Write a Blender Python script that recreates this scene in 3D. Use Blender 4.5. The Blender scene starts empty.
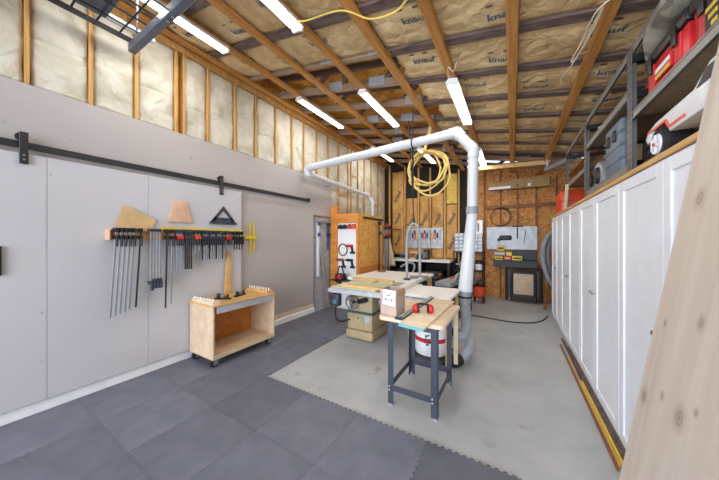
import bpy, bmesh, math, random
from mathutils import Vector, Matrix, noise
PI = math.pi
random.seed(7)
scn = bpy.context.scene
col = scn.collection
H = 1.55                                   # camera height

# ------------------------------------------------------------------ camera, world, light, exposure
cd = bpy.data.cameras.new('camera'); cam = bpy.data.objects.new('camera', cd); col.objects.link(cam)
FPX = 256.0
cd.sensor_fit = 'HORIZONTAL'; cd.sensor_width = 36.0; cd.lens = FPX / 719.0 * 36.0
cd.clip_start = 0.02; cd.clip_end = 100
cam.location = (0, 0, H)
cam.rotation_euler = (PI/2, 0, math.atan(152.5/FPX))
scn.camera = cam
w = bpy.data.worlds.new('world'); scn.world = w; w.use_nodes = True
bg = w.node_tree.nodes['Background']
bg.inputs[0].default_value = (0.76, 0.86, 1.0, 1); bg.inputs[1].default_value = 1.0
al = bpy.data.lights.new('garage_opening_daylight', 'AREA'); al.shape = 'RECTANGLE'
al.size = 8.0; al.size_y = 4.5; al.energy = 620; al.color = (0.80, 0.88, 1.0)
alo = bpy.data.objects.new('garage_opening_daylight', al); col.objects.link(alo)
alo.location = (-1.3, -5.6, 2.2); alo.rotation_euler = (PI/2, 0, 0)
scn.view_settings.view_transform = 'Standard'; scn.view_settings.look = 'None'
scn.view_settings.gamma = 1.0; scn.view_settings.use_curve_mapping = False
scn.view_settings.exposure = 0.50
LAMP_W = 4.8

# ------------------------------------------------------------------ materials
def lin(c):
    return tuple((v/12.92 if v <= 0.04045 else ((v+0.055)/1.055)**2.4) for v in [x/255.0 for x in c])
def rgba(c): return lin(c) + (1.0,)
MATS = {}
def base(name, rough=0.6, metal=0.0):
    m = bpy.data.materials.new(name); m.use_nodes = True
    nt = m.node_tree; b = nt.nodes['Principled BSDF']
    b.inputs['Roughness'].default_value = rough; b.inputs['Metallic'].default_value = metal
    MATS[name] = m
    return m, nt, b
def N(nt, t, **kw):
    n = nt.nodes.new(t)
    for k, v in kw.items(): setattr(n, k, v)
    return n
def coords(nt, scale=(1,1,1), rot=(0,0,0), kind='Object'):
    tc = N(nt, 'ShaderNodeTexCoord'); mp = N(nt, 'ShaderNodeMapping')
    mp.inputs['Scale'].default_value = scale; mp.inputs['Rotation'].default_value = rot
    nt.links.new(tc.outputs[kind], mp.inputs[0])
    return mp.outputs[0]
def ramp(nt, fac, stops):
    r = N(nt, 'ShaderNodeValToRGB'); e = r.color_ramp.elements
    while len(e) < len(stops): e.new(0.5)
    for i, (p, c) in enumerate(stops):
        e[i].position = p; e[i].color = rgba(c)
    nt.links.new(fac, r.inputs[0]); return r.outputs[0]
def bump(nt, b, h, strength=0.3, dist=0.01):
    bp = N(nt, 'ShaderNodeBump'); bp.inputs['Strength'].default_value = strength; bp.inputs['Distance'].default_value = dist
    nt.links.new(h, bp.inputs['Height']); nt.links.new(bp.outputs[0], b.inputs['Normal'])
def plain(name, c, rough=0.5, metal=0.0, var=0.06, scale=9):
    m, nt, b = base(name, rough, metal)
    n = N(nt, 'ShaderNodeTexNoise'); n.inputs['Scale'].default_value = scale; n.inputs['Detail'].default_value = 4
    nt.links.new(coords(nt), n.inputs['Vector'])
    lo = tuple(max(0, x*(1-var)) for x in c); hi = tuple(min(255, x*(1+var)) for x in c)
    nt.links.new(ramp(nt, n.outputs['Fac'], [(0.3, lo), (0.7, hi)]), b.inputs['Base Color'])
    return m
def wood(name, a, bcol, scale=(1.2, 30, 30), rough=0.6, dist=3.0, c3=None):
    m, nt, b = base(name, rough)
    v = coords(nt, scale)
    n = N(nt, 'ShaderNodeTexNoise'); n.inputs['Scale'].default_value = 1.0; n.inputs['Detail'].default_value = 5; n.inputs['Distortion'].default_value = dist*0.3
    nt.links.new(v, n.inputs['Vector'])
    st = [(0.3, a), (0.7, bcol)]
    if c3: st = [(0.28, c3), (0.42, a), (0.7, bcol)]
    nt.links.new(ramp(nt, n.outputs['Fac'], st), b.inputs['Base Color'])
    bump(nt, b, n.outputs['Fac'], 0.12, 0.004)
    return m
def osb(name, cols, scale=14):
    m, nt, b = base(name, 0.65)
    v = coords(nt, (1, 1, 1), (0.3, 0.2, 0.5))
    n0 = N(nt, 'ShaderNodeTexNoise'); n0.inputs['Scale'].default_value = 6; nt.links.new(v, n0.inputs['Vector'])
    mx = N(nt, 'ShaderNodeMixRGB'); mx.inputs[0].default_value = 0.12
    nt.links.new(v, mx.inputs[1]); nt.links.new(n0.outputs['Color'], mx.inputs[2])
    vo = N(nt, 'ShaderNodeTexVoronoi'); vo.inputs['Scale'].default_value = scale
    nt.links.new(mx.outputs[0], vo.inputs['Vector'])
    sep = N(nt, 'ShaderNodeSeparateColor'); nt.links.new(vo.outputs['Color'], sep.inputs[0])
    k = len(cols)
    nt.links.new(ramp(nt, sep.outputs[0], [(i/(k-1), c) for i, c in enumerate(cols)]), b.inputs['Base Color'])
    bump(nt, b, sep.outputs[0], 0.15, 0.004)
    return m
def emit(name, c, s):
    m = bpy.data.materials.new(name); m.use_nodes = True; nt = m.node_tree
    nt.nodes.remove(nt.nodes['Principled BSDF'])
    e = N(nt, 'ShaderNodeEmission'); e.inputs[0].default_value = rgba(c); e.inputs[1].default_value = s
    nt.links.new(e.outputs[0], nt.nodes['Material Output'].inputs[0]); MATS[name] = m; return m

def mk_concrete():
    m, nt, b = base('concrete', 0.5)
    v = coords(nt)
    n = N(nt, 'ShaderNodeTexNoise'); n.inputs['Scale'].default_value = 1.3; n.inputs['Detail'].default_value = 8; n.inputs['Roughness'].default_value = 0.65
    nt.links.new(v, n.inputs['Vector'])
    c1 = ramp(nt, n.outputs['Fac'], [(0.3, (162, 164, 165)), (0.5, (177, 179, 179)), (0.7, (190, 191, 191))])
    n2 = N(nt, 'ShaderNodeTexNoise'); n2.inputs['Scale'].default_value = 3.1; n2.inputs['Detail'].default_value = 3
    nt.links.new(v, n2.inputs['Vector'])
    sp = ramp(nt, n2.outputs['Fac'], [(0.66, (255, 255, 255)), (0.76, (150, 148, 146))])
    mx = N(nt, 'ShaderNodeMixRGB'); mx.blend_type = 'MULTIPLY'; mx.inputs[0].default_value = 0.6
    nt.links.new(c1, mx.inputs[1]); nt.links.new(sp, mx.inputs[2])
    nt.links.new(mx.outputs[0], b.inputs['Base Color'])
    bump(nt, b, n.outputs['Fac'], 0.06, 0.01)
    return m
def mk_foam():
    m, nt, b = base('foam', 0.62)
    v = coords(nt)
    oi = N(nt, 'ShaderNodeObjectInfo')
    n = N(nt, 'ShaderNodeTexNoise'); n.inputs['Scale'].default_value = 5; n.inputs['Detail'].default_value = 6
    nt.links.new(v, n.inputs['Vector'])
    c = ramp(nt, n.outputs['Fac'], [(0.3, (98, 101, 113)), (0.7, (114, 117, 129))])
    mr = N(nt, 'ShaderNodeMapRange'); mr.inputs[3].default_value = 0.84; mr.inputs[4].default_value = 1.14
    nt.links.new(oi.outputs['Random'], mr.inputs[0])
    mx = N(nt, 'ShaderNodeVectorMath', operation='SCALE'); nt.links.new(c, mx.inputs[0]); nt.links.new(mr.outputs[0], mx.inputs['Scale'])
    nt.links.new(mx.outputs[0], b.inputs['Base Color'])
    n2 = N(nt, 'ShaderNodeTexVoronoi'); n2.inputs['Scale'].default_value = 160; nt.links.new(v, n2.inputs['Vector'])
    bump(nt, b, n2.outputs['Distance'], 0.25, 0.002)
    return m
def mk_drywall(name, c):
    m, nt, b = base(name, 0.7)
    v = coords(nt)
    n = N(nt, 'ShaderNodeTexNoise'); n.inputs['Scale'].default_value = 0.9; n.inputs['Detail'].default_value = 5
    nt.links.new(v, n.inputs['Vector'])
    c1 = ramp(nt, n.outputs['Fac'], [(0.3, tuple(x-4 for x in c)), (0.7, tuple(min(255, x+4) for x in c))])
    n2 = N(nt, 'ShaderNodeTexNoise'); n2.inputs['Scale'].default_value = 11; n2.inputs['Detail'].default_value = 2
    nt.links.new(v, n2.inputs['Vector'])
    sp = ramp(nt, n2.outputs['Fac'], [(0.74, (255, 255, 255)), (0.80, (150, 146, 148))])
    mx = N(nt, 'ShaderNodeMixRGB'); mx.blend_type = 'MULTIPLY'; mx.inputs[0].default_value = 0.5
    nt.links.new(c1, mx.inputs[1]); nt.links.new(sp, mx.inputs[2])
    nt.links.new(mx.outputs[0], b.inputs['Base Color'])
    return m
def mk_batt(name, cols, scale=3.0, bs=0.35):
    m, nt, b = base(name, 0.55)
    v = coords(nt)
    n = N(nt, 'ShaderNodeTexNoise'); n.inputs['Scale'].default_value = scale; n.inputs['Detail'].default_value = 7; n.inputs['Distortion'].default_value = 0.8
    nt.links.new(v, n.inputs['Vector'])
    k = len(cols)
    nt.links.new(ramp(nt, n.outputs['Fac'], [(0.28+0.44*i/(k-1), c) for i, c in enumerate(cols)]), b.inputs['Base Color'])
    n2 = N(nt, 'ShaderNodeTexVoronoi'); n2.inputs['Scale'].default_value = 7; n2.feature = 'DISTANCE_TO_EDGE'
    mx = N(nt, 'ShaderNodeMixRGB'); mx.inputs[0].default_value = 0.25
    nt.links.new(v, mx.inputs[1]); nt.links.new(n.outputs['Color'], mx.inputs[2]); nt.links.new(mx.outputs[0], n2.inputs['Vector'])
    bump(nt, b, n2.outputs['Distance'], bs, 0.05)
    return m
def mk_pine():
    m, nt, b = base('pine_plywood', 0.5)
    tc = N(nt, 'ShaderNodeTexCoord'); obj = tc.outputs['Object']
    mp = N(nt, 'ShaderNodeMapping'); mp.inputs['Scale'].default_value = (4, 7.0, 0.55); nt.links.new(obj, mp.inputs[0])
    n = N(nt, 'ShaderNodeTexNoise'); n.inputs['Scale'].default_value = 1.0; n.inputs['Detail'].default_value = 5; n.inputs['Distortion'].default_value = 1.2
    nt.links.new(mp.outputs[0], n.inputs['Vector'])
    cur = ramp(nt, n.outputs['Fac'], [(0.25, (188, 172, 156)), (0.42, (204, 190, 176)), (0.6, (211, 199, 186)), (0.8, (196, 180, 162))])
    # knots: dark ovals in the veneer (y, z in the sheet's own plane)
    for (y, z, r) in [(0.019, 1.783, .014), (-0.118, 1.721, .022), (-0.048, 0.88, .020), (-0.294, 0.936, .024), (-0.171, 0.949, .011), (-0.365, 0.999, .009),
                      (-0.288, 1.276, .016), (-0.078, 1.215, .010), (-0.55, 1.2, .02), (-0.3, 2.2, .02), (-0.8, 0.7, .02), (-0.9, 1.6, .02)]:
        sub = N(nt, 'ShaderNodeVectorMath', operation='SUBTRACT'); nt.links.new(obj, sub.inputs[0]); sub.inputs[1].default_value = (0, y, z)
        mul = N(nt, 'ShaderNodeVectorMath', operation='MULTIPLY'); nt.links.new(sub.outputs[0], mul.inputs[0]); mul.inputs[1].default_value = (0, 1/r, 0.72/r)
        ln = N(nt, 'ShaderNodeVectorMath', operation='LENGTH'); nt.links.new(mul.outputs[0], ln.inputs[0])
        kr = N(nt, 'ShaderNodeValToRGB'); e = kr.color_ramp.elements
        e[0].position = 0.0; e[0].color = (0.9, 0.9, 0.9, 1); e[1].position = 1.0; e[1].color = (0, 0, 0, 1)
        for p, val in ((0.22, 0.35), (0.33, 0.75), (0.45, 0.3), (0.62, 0.22)):
            q = e.new(p); q.color = (val, val, val, 1)
        dv = N(nt, 'ShaderNodeMath', operation='DIVIDE'); nt.links.new(ln.outputs['Value'], dv.inputs[0]); dv.inputs[1].default_value = 2.0
        nt.links.new(dv.outputs[0], kr.inputs[0])
        mx = N(nt, 'ShaderNodeMixRGB'); nt.links.new(kr.outputs[0], mx.inputs[0]); nt.links.new(cur, mx.inputs[1]); mx.inputs[2].default_value = rgba((132, 104, 86))
        cur = mx.outputs[0]
    nt.links.new(cur, b.inputs['Base Color'])
    bump(nt, b, n.outputs['Fac'], 0.06, 0.003)
    return m
def mk_camo():
    m, nt, b = base('grey_cloth', 0.8)
    n = N(nt, 'ShaderNodeTexVoronoi'); n.inputs['Scale'].default_value = 16; nt.links.new(coords(nt), n.inputs['Vector'])
    s = N(nt, 'ShaderNodeSeparateColor'); nt.links.new(n.outputs['Color'], s.inputs[0])
    nt.links.new(ramp(nt, s.outputs[0], [(0.2, (112, 108, 98)), (0.5, (138, 133, 121)), (0.8, (158, 152, 138))]), b.inputs['Base Color'])
    return m

mk_concrete(); mk_foam(); mk_pine(); mk_camo()
mk_drywall('drywall', (177, 170, 167)); mk_drywall('door_panel', (192, 190, 193))
mk_batt('white_batt', [(170, 163, 142), (200, 194, 177), (215, 210, 196)], 3.0, 0.6)
mk_batt('kraft', [(182, 150, 104), (216, 186, 136), (232, 208, 160)], 2.2, 0.9)
mk_batt('kraft_dark', [(170, 122, 58), (196, 146, 76), (210, 164, 96)], 3.0, 0.25)
mk_batt('yellow_fiberglass', [(205, 170, 70), (224, 192, 90), (236, 210, 120)], 12, 0.5)
wood('purlin_wood', (182, 124, 58), (210, 154, 84), (24, 1.1, 24), 0.6, c3=(146, 94, 42))
wood('stud_wood', (190, 142, 78), (212, 168, 102), (30, 30, 1.1), 0.6, c3=(156, 108, 54))
wood('rafter_wood', (98, 80, 74), (126, 106, 98), (1.1, 24, 24), 0.75, c3=(70, 56, 52))
wood('grey_truss', (150, 122, 96), (178, 152, 124), (1.1, 24, 24), 0.75, c3=(110, 88, 68))
wood('plywood', (202, 172, 138), (222, 196, 164), (9, 1.6, 9), 0.55)
wood('birch', (216, 192, 158), (232, 212, 182), (2.0, 9, 9), 0.55)
wood('tan_wood', (198, 152, 92), (222, 180, 118), (9, 1.5, 9), 0.55)
wood('orange_wood', (196, 118, 42), (220, 146, 66), (1.5, 12, 12), 0.55)
wood('dark_wood', (120, 72, 38), (150, 96, 54), (1.5, 12, 12), 0.6)
osb('osb_wall', [(158, 98, 42), (196, 130, 60), (214, 152, 80), (180, 112, 46), (226, 172, 100)], 26)
osb('osb_closet', [(200, 138, 54), (220, 162, 78), (232, 180, 98), (208, 146, 60)], 24)
osb('osb_roof', [(170, 110, 36), (206, 146, 58), (222, 166, 80), (186, 124, 44)], 9)
osb('particle', [(134, 116, 92), (148, 128, 102), (158, 138, 110)], 60)
plain('tar_paper', (40, 34, 30), 0.85)
plain('white_paint', (238, 242, 250), 0.38, var=0.012)
plain('white_trim', (242, 242, 242), 0.45, var=0.02)
plain('white_plastic', (238, 238, 238), 0.35, var=0.015)
plain('white_laminate', (238, 236, 230), 0.35, var=0.03)
plain('pvc_white', (204, 206, 208), 0.4, var=0.015)
plain('pvc_grey', (140, 144, 148), 0.4)
plain('hose_grey', (150, 152, 156), 0.5)
plain('black_steel', (44, 44, 47), 0.45, 0.3)
plain('black_plastic', (26, 26, 28), 0.45)
plain('black_rubber', (30, 30, 32), 0.75)
plain('stand_steel', (66, 70, 82), 0.42, 0.25)
plain('rack_steel', (100, 106, 116), 0.42, 0.5)
plain('shelf_steel', (112, 112, 112), 0.45, 0.3)
plain('shelf_steel_light', (150, 148, 142), 0.45, 0.4)
plain('galvanised', (180, 183, 187), 0.4, 0.2)
plain('chrome', (200, 202, 205), 0.2, 0.9)
plain('steel_grey', (150, 154, 160), 0.4, 0.6)
plain('saw_beige', (172, 152, 116), 0.5, var=0.05)
plain('saw_teal', (50, 92, 96), 0.5)
plain('cast_iron', (176, 176, 170), 0.35, 0.3)
plain('sled_green', (190, 196, 160), 0.4, var=0.04)
plain('red_plastic', (206, 32, 40), 0.38)
plain('orange_plastic', (226, 74, 34), 0.42)
plain('red_paint', (200, 36, 44), 0.4)
plain('yellow_plastic', (226, 196, 52), 0.45)
plain('yellow_hose', (222, 190, 108), 0.5)
plain('blue_plastic', (62, 82, 124), 0.45)
plain('navy', (46, 50, 64), 0.45)
plain('cyan_tape', (104, 172, 180), 0.5)
plain('cardboard', (170, 140, 104), 0.75)
plain('box_pinkish', (184, 162, 148), 0.75)
plain('kraft_box', (170, 142, 92), 0.75)
plain('paper', (240, 242, 246), 0.6, var=0.01)
plain('ink_blue', (74, 100, 116), 0.7)
plain('ink_dark', (96, 84, 70), 0.7)
plain('ink_grey', (110, 112, 118), 0.7)
plain('bin_blue_grey', (104, 118, 132), 0.45)
plain('dark_green', (34, 44, 44), 0.5)
plain('beige_fabric', (196, 172, 148), 0.8)
plain('tan_board', (204, 170, 122), 0.65)
plain('pink_board', (214, 172, 142), 0.6)
plain('cream_cloth', (214, 200, 176), 0.85)
plain('silver_paint', (232, 233, 237), 0.35, 0.0)
plain('niche_grey', (176, 172, 172), 0.7)
plain('yellow_wire', (222, 190, 90), 0.5)
plain('white_wire', (220, 208, 180), 0.5)
emit('tube_glow', (255, 251, 244), 11.5)
M = MATS

# ------------------------------------------------------------------ mesh builder
class MB:
    def __init__(self): self.bm = bmesh.new()
    def _merge(self, b2):
        me = bpy.data.meshes.new('tmp'); b2.to_mesh(me); b2.free(); self.bm.from_mesh(me); bpy.data.meshes.remove(me); return self
    def box(self, x0, x1, y0, y1, z0, z1, bev=0.0, seg=2, mat=None):
        b = bmesh.new(); bmesh.ops.create_cube(b, size=1)
        bmesh.ops.scale(b, vec=(abs(x1-x0), abs(y1-y0), abs(z1-z0)), verts=b.verts)
        bmesh.ops.translate(b, vec=((x0+x1)/2, (y0+y1)/2, (z0+z1)/2), verts=b.verts)
        if bev: bmesh.ops.bevel(b, geom=b.edges[:], offset=bev, segments=seg, profile=0.5, affect='EDGES')
        if mat is not None: bmesh.ops.transform(b, matrix=mat, verts=b.verts)
        return self._merge(b)
    def prism(self, pts, plane, a0, a1, bev=0.0, mat=None):
        b = bmesh.new()
        def P(p, a):
            return {'xy': (p[0], p[1], a), 'xz': (p[0], a, p[1]), 'yz': (a, p[0], p[1])}[plane]
        f = b.faces.new([b.verts.new(P(p, a0)) for p in pts])
        r = bmesh.ops.extrude_face_region(b, geom=[f])
        d = {'xy': (0, 0, a1-a0), 'xz': (0, a1-a0, 0), 'yz': (a1-a0, 0, 0)}[plane]
        bmesh.ops.translate(b, vec=d, verts=[v for v in r['geom'] if isinstance(v, bmesh.types.BMVert)])
        bmesh.ops.recalc_face_normals(b, faces=b.faces)
        if bev: bmesh.ops.bevel(b, geom=b.edges[:], offset=bev, segments=2, profile=0.5, affect='EDGES')
        if mat is not None: bmesh.ops.transform(b, matrix=mat, verts=b.verts)
        return self._merge(b)
    def tube(self, pts, r, seg=12, closed=False, smooth=0, ribs=0):
        pts = [Vector(p) for p in pts]
        if smooth: pts = catmull(pts, smooth, closed)
        n = len(pts); rs = r if isinstance(r, (list, tuple)) else [r]*n
        if len(rs) != n: rs = [rs[0] + (rs[-1]-rs[0])*i/(n-1) for i in range(n)]
        if ribs: rs = [q*(1 + ribs*(1 if i % 2 else -1)) for i, q in enumerate(rs)]
        bm = self.bm; rings = []; up = None
        for i in range(n):
            if closed: t = pts[(i+1) % n] - pts[i-1]
            else: t = pts[min(i+1, n-1)] - pts[max(i-1, 0)]
            t.normalize()
            if up is None:
                up = Vector((0, 0, 1)) if abs(t.z) < 0.9 else Vector((1, 0, 0))
            a = t.cross(up)
            if a.length < 1e-6: a = t.orthogonal()
            a.normalize(); up = a.cross(t).normalized()
            rings.append([bm.verts.new(pts[i] + (a*math.cos(2*PI*k/seg) + up*math.sin(2*PI*k/seg))*rs[i]) for k in range(seg)])
        m = n if closed else n-1
        for i in range(m):
            A, B = rings[i], rings[(i+1) % n]
            for k in range(seg):
                bm.faces.new((A[k], A[(k+1) % seg], B[(k+1) % seg], B[k]))
        if not closed:
            bm.faces.new(rings[0][::-1]); bm.faces.new(rings[-1])
        return self
    def cyl(self, p0, p1, r, seg=16, r1=None):
        return self.tube([p0, p1], [r, r if r1 is None else r1], seg)
    def lathe(self, prof, c=(0, 0, 0), seg=24, mat=None):
        b = bmesh.new(); rings = []
        for (r, z) in prof:
            if r < 1e-5: rings.append([b.verts.new((0, 0, z))])
            else: rings.append([b.verts.new((r*math.cos(2*PI*k/seg), r*math.sin(2*PI*k/seg), z)) for k in range(seg)])
        for A, B in zip(rings, rings[1:]):
            for k in range(seg):
                k2 = (k+1) % seg
                if len(A) == 1 and len(B) == 1: continue
                if len(A) == 1: b.faces.new((A[0], B[k2], B[k]))
                elif len(B) == 1: b.faces.new((A[k], A[k2], B[0]))
                else: b.faces.new((A[k], A[k2], B[k2], B[k]))
        if len(rings[0]) > 1: b.faces.new(rings[0][::-1])
        if len(rings[-1]) > 1: b.faces.new(rings[-1])
        bmesh.ops.recalc_face_normals(b, faces=b.faces)
        if mat is not None: bmesh.ops.transform(b, matrix=mat, verts=b.verts)
        bmesh.ops.translate(b, vec=c, verts=b.verts)
        return self._merge(b)
    def grid(self, fn, nu, nv):
        bm = self.bm; vs = [[bm.verts.new(fn(i/nu, j/nv)) for j in range(nv+1)] for i in range(nu+1)]
        for i in range(nu):
            for j in range(nv):
                bm.faces.new((vs[i][j], vs[i+1][j], vs[i+1][j+1], vs[i][j+1]))
        return self
    def blob(self, c, s, sub=2, amp=0.0, seed=0.0):
        b = bmesh.new(); bmesh.ops.create_icosphere(b, subdivisions=sub, radius=1)
        for v in b.verts:
            k = 1 + amp*noise.noise(v.co*1.7 + Vector((seed, seed*2, 0)))
            v.co = Vector((v.co.x*s[0]*k + c[0], v.co.y*s[1]*k + c[1], v.co.z*s[2]*k + c[2]))
        return self._merge(b)
    def xf(self, m): bmesh.ops.transform(self.bm, matrix=m, verts=self.bm.verts); return self
    def build(self, name, mat, parent=None, ang=35, off=None):
        bm = self.bm
        if off: bmesh.ops.translate(bm, vec=off, verts=bm.verts)
        bm.normal_update()
        ca = math.radians(ang)
        for f in bm.faces: f.smooth = True
        for e in bm.edges:
            if len(e.link_faces) == 2 and e.calc_face_angle(0) > ca: e.smooth = False
        me = bpy.data.meshes.new(name); bm.to_mesh(me); bm.free()
        me.materials.append(M[mat] if isinstance(mat, str) else mat)
        o = bpy.data.objects.new(name, me); col.objects.link(o)
        if parent: o.parent = parent
        return o
def catmull(p, k, closed=False):
    out = []; n = len(p); rng = n if closed else n-1
    for i in range(rng):
        if closed: a, b, c, d = p[i-1], p[i], p[(i+1) % n], p[(i+2) % n]
        else: a, b, c, d = p[max(i-1, 0)], p[i], p[i+1], p[min(i+2, n-1)]
        for j in range(k):
            t = j/k
            out.append(0.5*((2*b) + (c-a)*t + (2*a-5*b+4*c-d)*t*t + (3*b-a-3*c+d)*t**3))
    if not closed: out.append(p[-1])
    return out
def tag(o, label=None, cat=None, group=None, kind=None):
    if label: o['label'] = label
    if cat: o['category'] = cat
    if group: o['group'] = group
    if kind: o['kind'] = kind
    return o
def thing(name, label, cat, loc=(0, 0, 0), rz=0, group=None, rot=None):
    o = bpy.data.objects.new(name, None); col.objects.link(o); o.empty_display_size = 0.05
    o.location = loc; o.rotation_euler = rot if rot else (0, 0, rz)
    return tag(o, label, cat, group)
def solo(mb, name, mat, label, cat, loc=(0, 0, 0), rz=0, group=None, rot=None):
    o = mb.build(name, mat); o.location = loc; o.rotation_euler = rot if rot else (0, 0, rz)
    return tag(o, label, cat, group)
def struct(mb, name, mat, label=None):
    o = mb.build(name, mat); return tag(o, label, None, None, 'structure')
def text_bm(txt, size):
    cu = bpy.data.curves.new('t', 'FONT'); cu.body = txt; cu.size = size; cu.align_x = 'CENTER'; cu.align_y = 'CENTER'
    cu.offset = size*0.018; cu.resolution_u = 3
    o = bpy.data.objects.new('t', cu); col.objects.link(o)
    bpy.context.view_layer.update()
    me = bpy.data.meshes.new_from_object(o.evaluated_get(bpy.context.evaluated_depsgraph_get()))
    bpy.data.objects.remove(o); bpy.data.curves.remove(cu)
    pts = [tuple(v.co[:2]) for v in me.vertices]; fs = [tuple(p.vertices) for p in me.polygons]
    bpy.data.meshes.remove(me)
    return pts, fs
TXT = {}
def text(mb, txt, size, fn):
    if txt not in TXT: TXT[txt] = text_bm(txt, 1.0)
    pts, fs = TXT[txt]
    vs = [mb.bm.verts.new(fn(p[0]*size, p[1]*size)) for p in pts]
    for f in fs:
        try: mb.bm.faces.new([vs[i] for i in f])
        except ValueError: pass
ORD = ['first', 'second', 'third', 'fourth', 'fifth', 'sixth', 'seventh', 'eighth', 'ninth', 'tenth', 'eleventh', 'twelfth',
       'thirteenth', 'fourteenth', 'fifteenth', 'sixteenth', 'seventeenth', 'eighteenth', 'nineteenth', 'twentieth']
def hook(mb, x, y, z, r=0.004): mb.cyl((x, y, z), (x+0.03, y, z+0.004), r, 6)

# ------------------------------------------------------------------ the room
WL, WR, YB, YF = -3.66, 1.34, 7.95, -2.4
def ZC(x): return H + 1.773 - 0.198*x           # underside of the purlins
struct(MB().box(WL-0.2, WR+0.1, YF, YB+0.1, -0.1, 0), 'floor', 'concrete', 'bare light grey concrete garage floor')
NY0, NY1, NZ1 = 4.24, 4.78, 2.07
m = MB()
m.box(WL-0.025, WL, YF, NY0, 0, 2.92); m.box(WL-0.025, WL, NY0, NY1, NZ1, 2.92); m.box(WL-0.025, WL, NY1, 4.86, 0, 2.92)
struct(m, 'wall_left', 'drywall', 'pale grey drywall lower half of the left wall')
m = MB().box(WL-0.16, WL-0.125, YF, YB, 0, 4.62)
struct(m, 'wall_left_outer', 'osb_roof')
m = MB().box(WL-0.035, WL-0.026, NY0-0.02, NY1+0.02, 0, NZ1+0.02)
struct(m, 'trim_1', 'niche_grey', 'grey back of the shallow niche in the drywall')
m = MB()
m.box(WL-0.03, WL+0.012, NY0-0.03, NY0, 0, NZ1+0.03); m.box(WL-0.03, WL+0.012, NY1, NY1+0.02, 0, NZ1+0.03); m.box(WL-0.03, WL+0.012, NY0-0.03, NY1+0.02, NZ1, NZ1+0.03)
struct(m, 'trim_2', 'steel_grey', 'thin grey frame round the wall niche')
m = MB().prism([(0, 0), (0.03, 0), (0.03, 0.10), (0.018, 0.115), (0, 0.115)], 'xz', YF, NY0-0.03, mat=Matrix.Translation((WL, 0, 0)))
struct(m, 'baseboard_left', 'white_trim', 'white skirting board along the left wall')
struct(MB().box(WR, WR+0.06, YF, YB, 0, 3.2), 'wall_right', 'particle')
# back wall: tar paper on the left, OSB on the right
struct(MB().box(WL-0.13, -1.12, YB, YB+0.06, 0, 4.55), 'wall_back', 'tar_paper')
struct(MB().box(-1.12, WR+0.06, YB-0.0, YB+0.06, 0, 3.62), 'wall_osb', 'osb_wall', 'orange strand board on the right part of the back wall').name = 'wall_back_right'
m = MB()
m.prism([(WL-0.14, ZC(WL-0.14)+0.42), (WR+0.06, ZC(WR+0.06)+0.42), (WR+0.06, ZC(WR+0.06)+0.46), (WL-0.14, ZC(WL-0.14)+0.46)], 'xz', YF, YB+0.06)
struct(m, 'ceiling', 'osb_roof', 'orange strand board roof deck above the rafters')

# --- purlins (run away from the camera) ---------------------------------------------------------
pl = ['wooden ceiling batten next to the left wall', 'wooden ceiling batten carrying the left row of tube lights', 'bare wooden ceiling batten between left and middle light rows',
      'wooden ceiling batten carrying the middle row of tube lights', 'bare wooden ceiling batten between middle and right light rows', 'wooden ceiling batten carrying the right row of tube lights',
      'wooden ceiling batten straight ahead, crossing from top of frame to back wall', 'wooden ceiling batten beside the white hanging wire', 'wooden ceiling batten above the steel shelving']
for i, n in enumerate(range(-6, 3)):
    x = n*0.61 if n > -6 else WL+0.07
    tilt = math.atan(0.198)
    m = MB().box(-0.045, 0.045, YF, YB-0.02, 0, 0.05, 0.004, 1)
    solo(m, 'ceiling_batten', 'purlin_wood', pl[i], 'beam', (x, 0, ZC(x)+0.0), group='wooden ceiling battens', rot=(0, tilt, 0))

# --- rafters across, insulation batts between ---------------------------------------------------
RY = [2.6+0.61*k for k in range(-5, 10)]
LOWER = 0.052
def rafter(y, x0, x1, label, mat, i, truss=False):
    L = x1-x0
    r = thing('roof_rafter', label, 'beam', (0, y, 0), group='roof rafters')
    m = MB().prism([(x0, ZC(x0)+LOWER), (x1, ZC(x1)+LOWER), (x1, ZC(x1)+LOWER+0.09), (x0, ZC(x0)+LOWER+0.09)], 'xz', -0.03 if truss else -0.05, 0.03 if truss else 0.05)
    m.build('lower_chord', mat, r)
    if truss:
        m = MB().prism([(x0, ZC(x0)+LOWER+0.28), (x1, ZC(x1)+LOWER+0.28), (x1, ZC(x1)+LOWER+0.365), (x0, ZC(x0)+LOWER+0.365)], 'xz', -0.02, 0.02)
        m.build('upper_chord', 'rafter_wood', r)
        xs = [x0+0.25 + 0.62*k for k in range(int(L/0.62))]
        for k, x in enumerate(xs):
            m = MB()
            a = (x, 0, ZC(x)+LOWER+0.05); b = (x+(0.30 if k % 2 else 0.0), 0, ZC(x+0.3)+LOWER+0.31)
            d = Vector(b)-Vector(a); u = Vector((d.z, 0, -d.x)).normalized()*0.035
            A, Bv = Vector(a), Vector(b)
            m.prism([((A+u).x, (A+u).z), ((A-u).x, (A-u).z), ((Bv-u).x, (Bv-u).z), ((Bv+u).x, (Bv+u).z)], 'xz', -0.019, 0.019)
            m.build('web', 'rafter_wood', r)
        for x in (-2.32, -1.62) if i % 2 == 0 else (-2.0, -1.3):
            if x0 < x < x1:
                m = MB().prism([(x-0.12, ZC(x-0.12)+LOWER+0.005), (x+0.12, ZC(x+0.12)+LOWER+0.005), (x+0.12, ZC(x+0.12)+LOWER+0.13), (x-0.12, ZC(x-0.12)+LOWER+0.13)], 'xz', -0.034, -0.03)
                m.build('nail_plate', 'galvanised', r)
    return r
nr = 0
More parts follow.
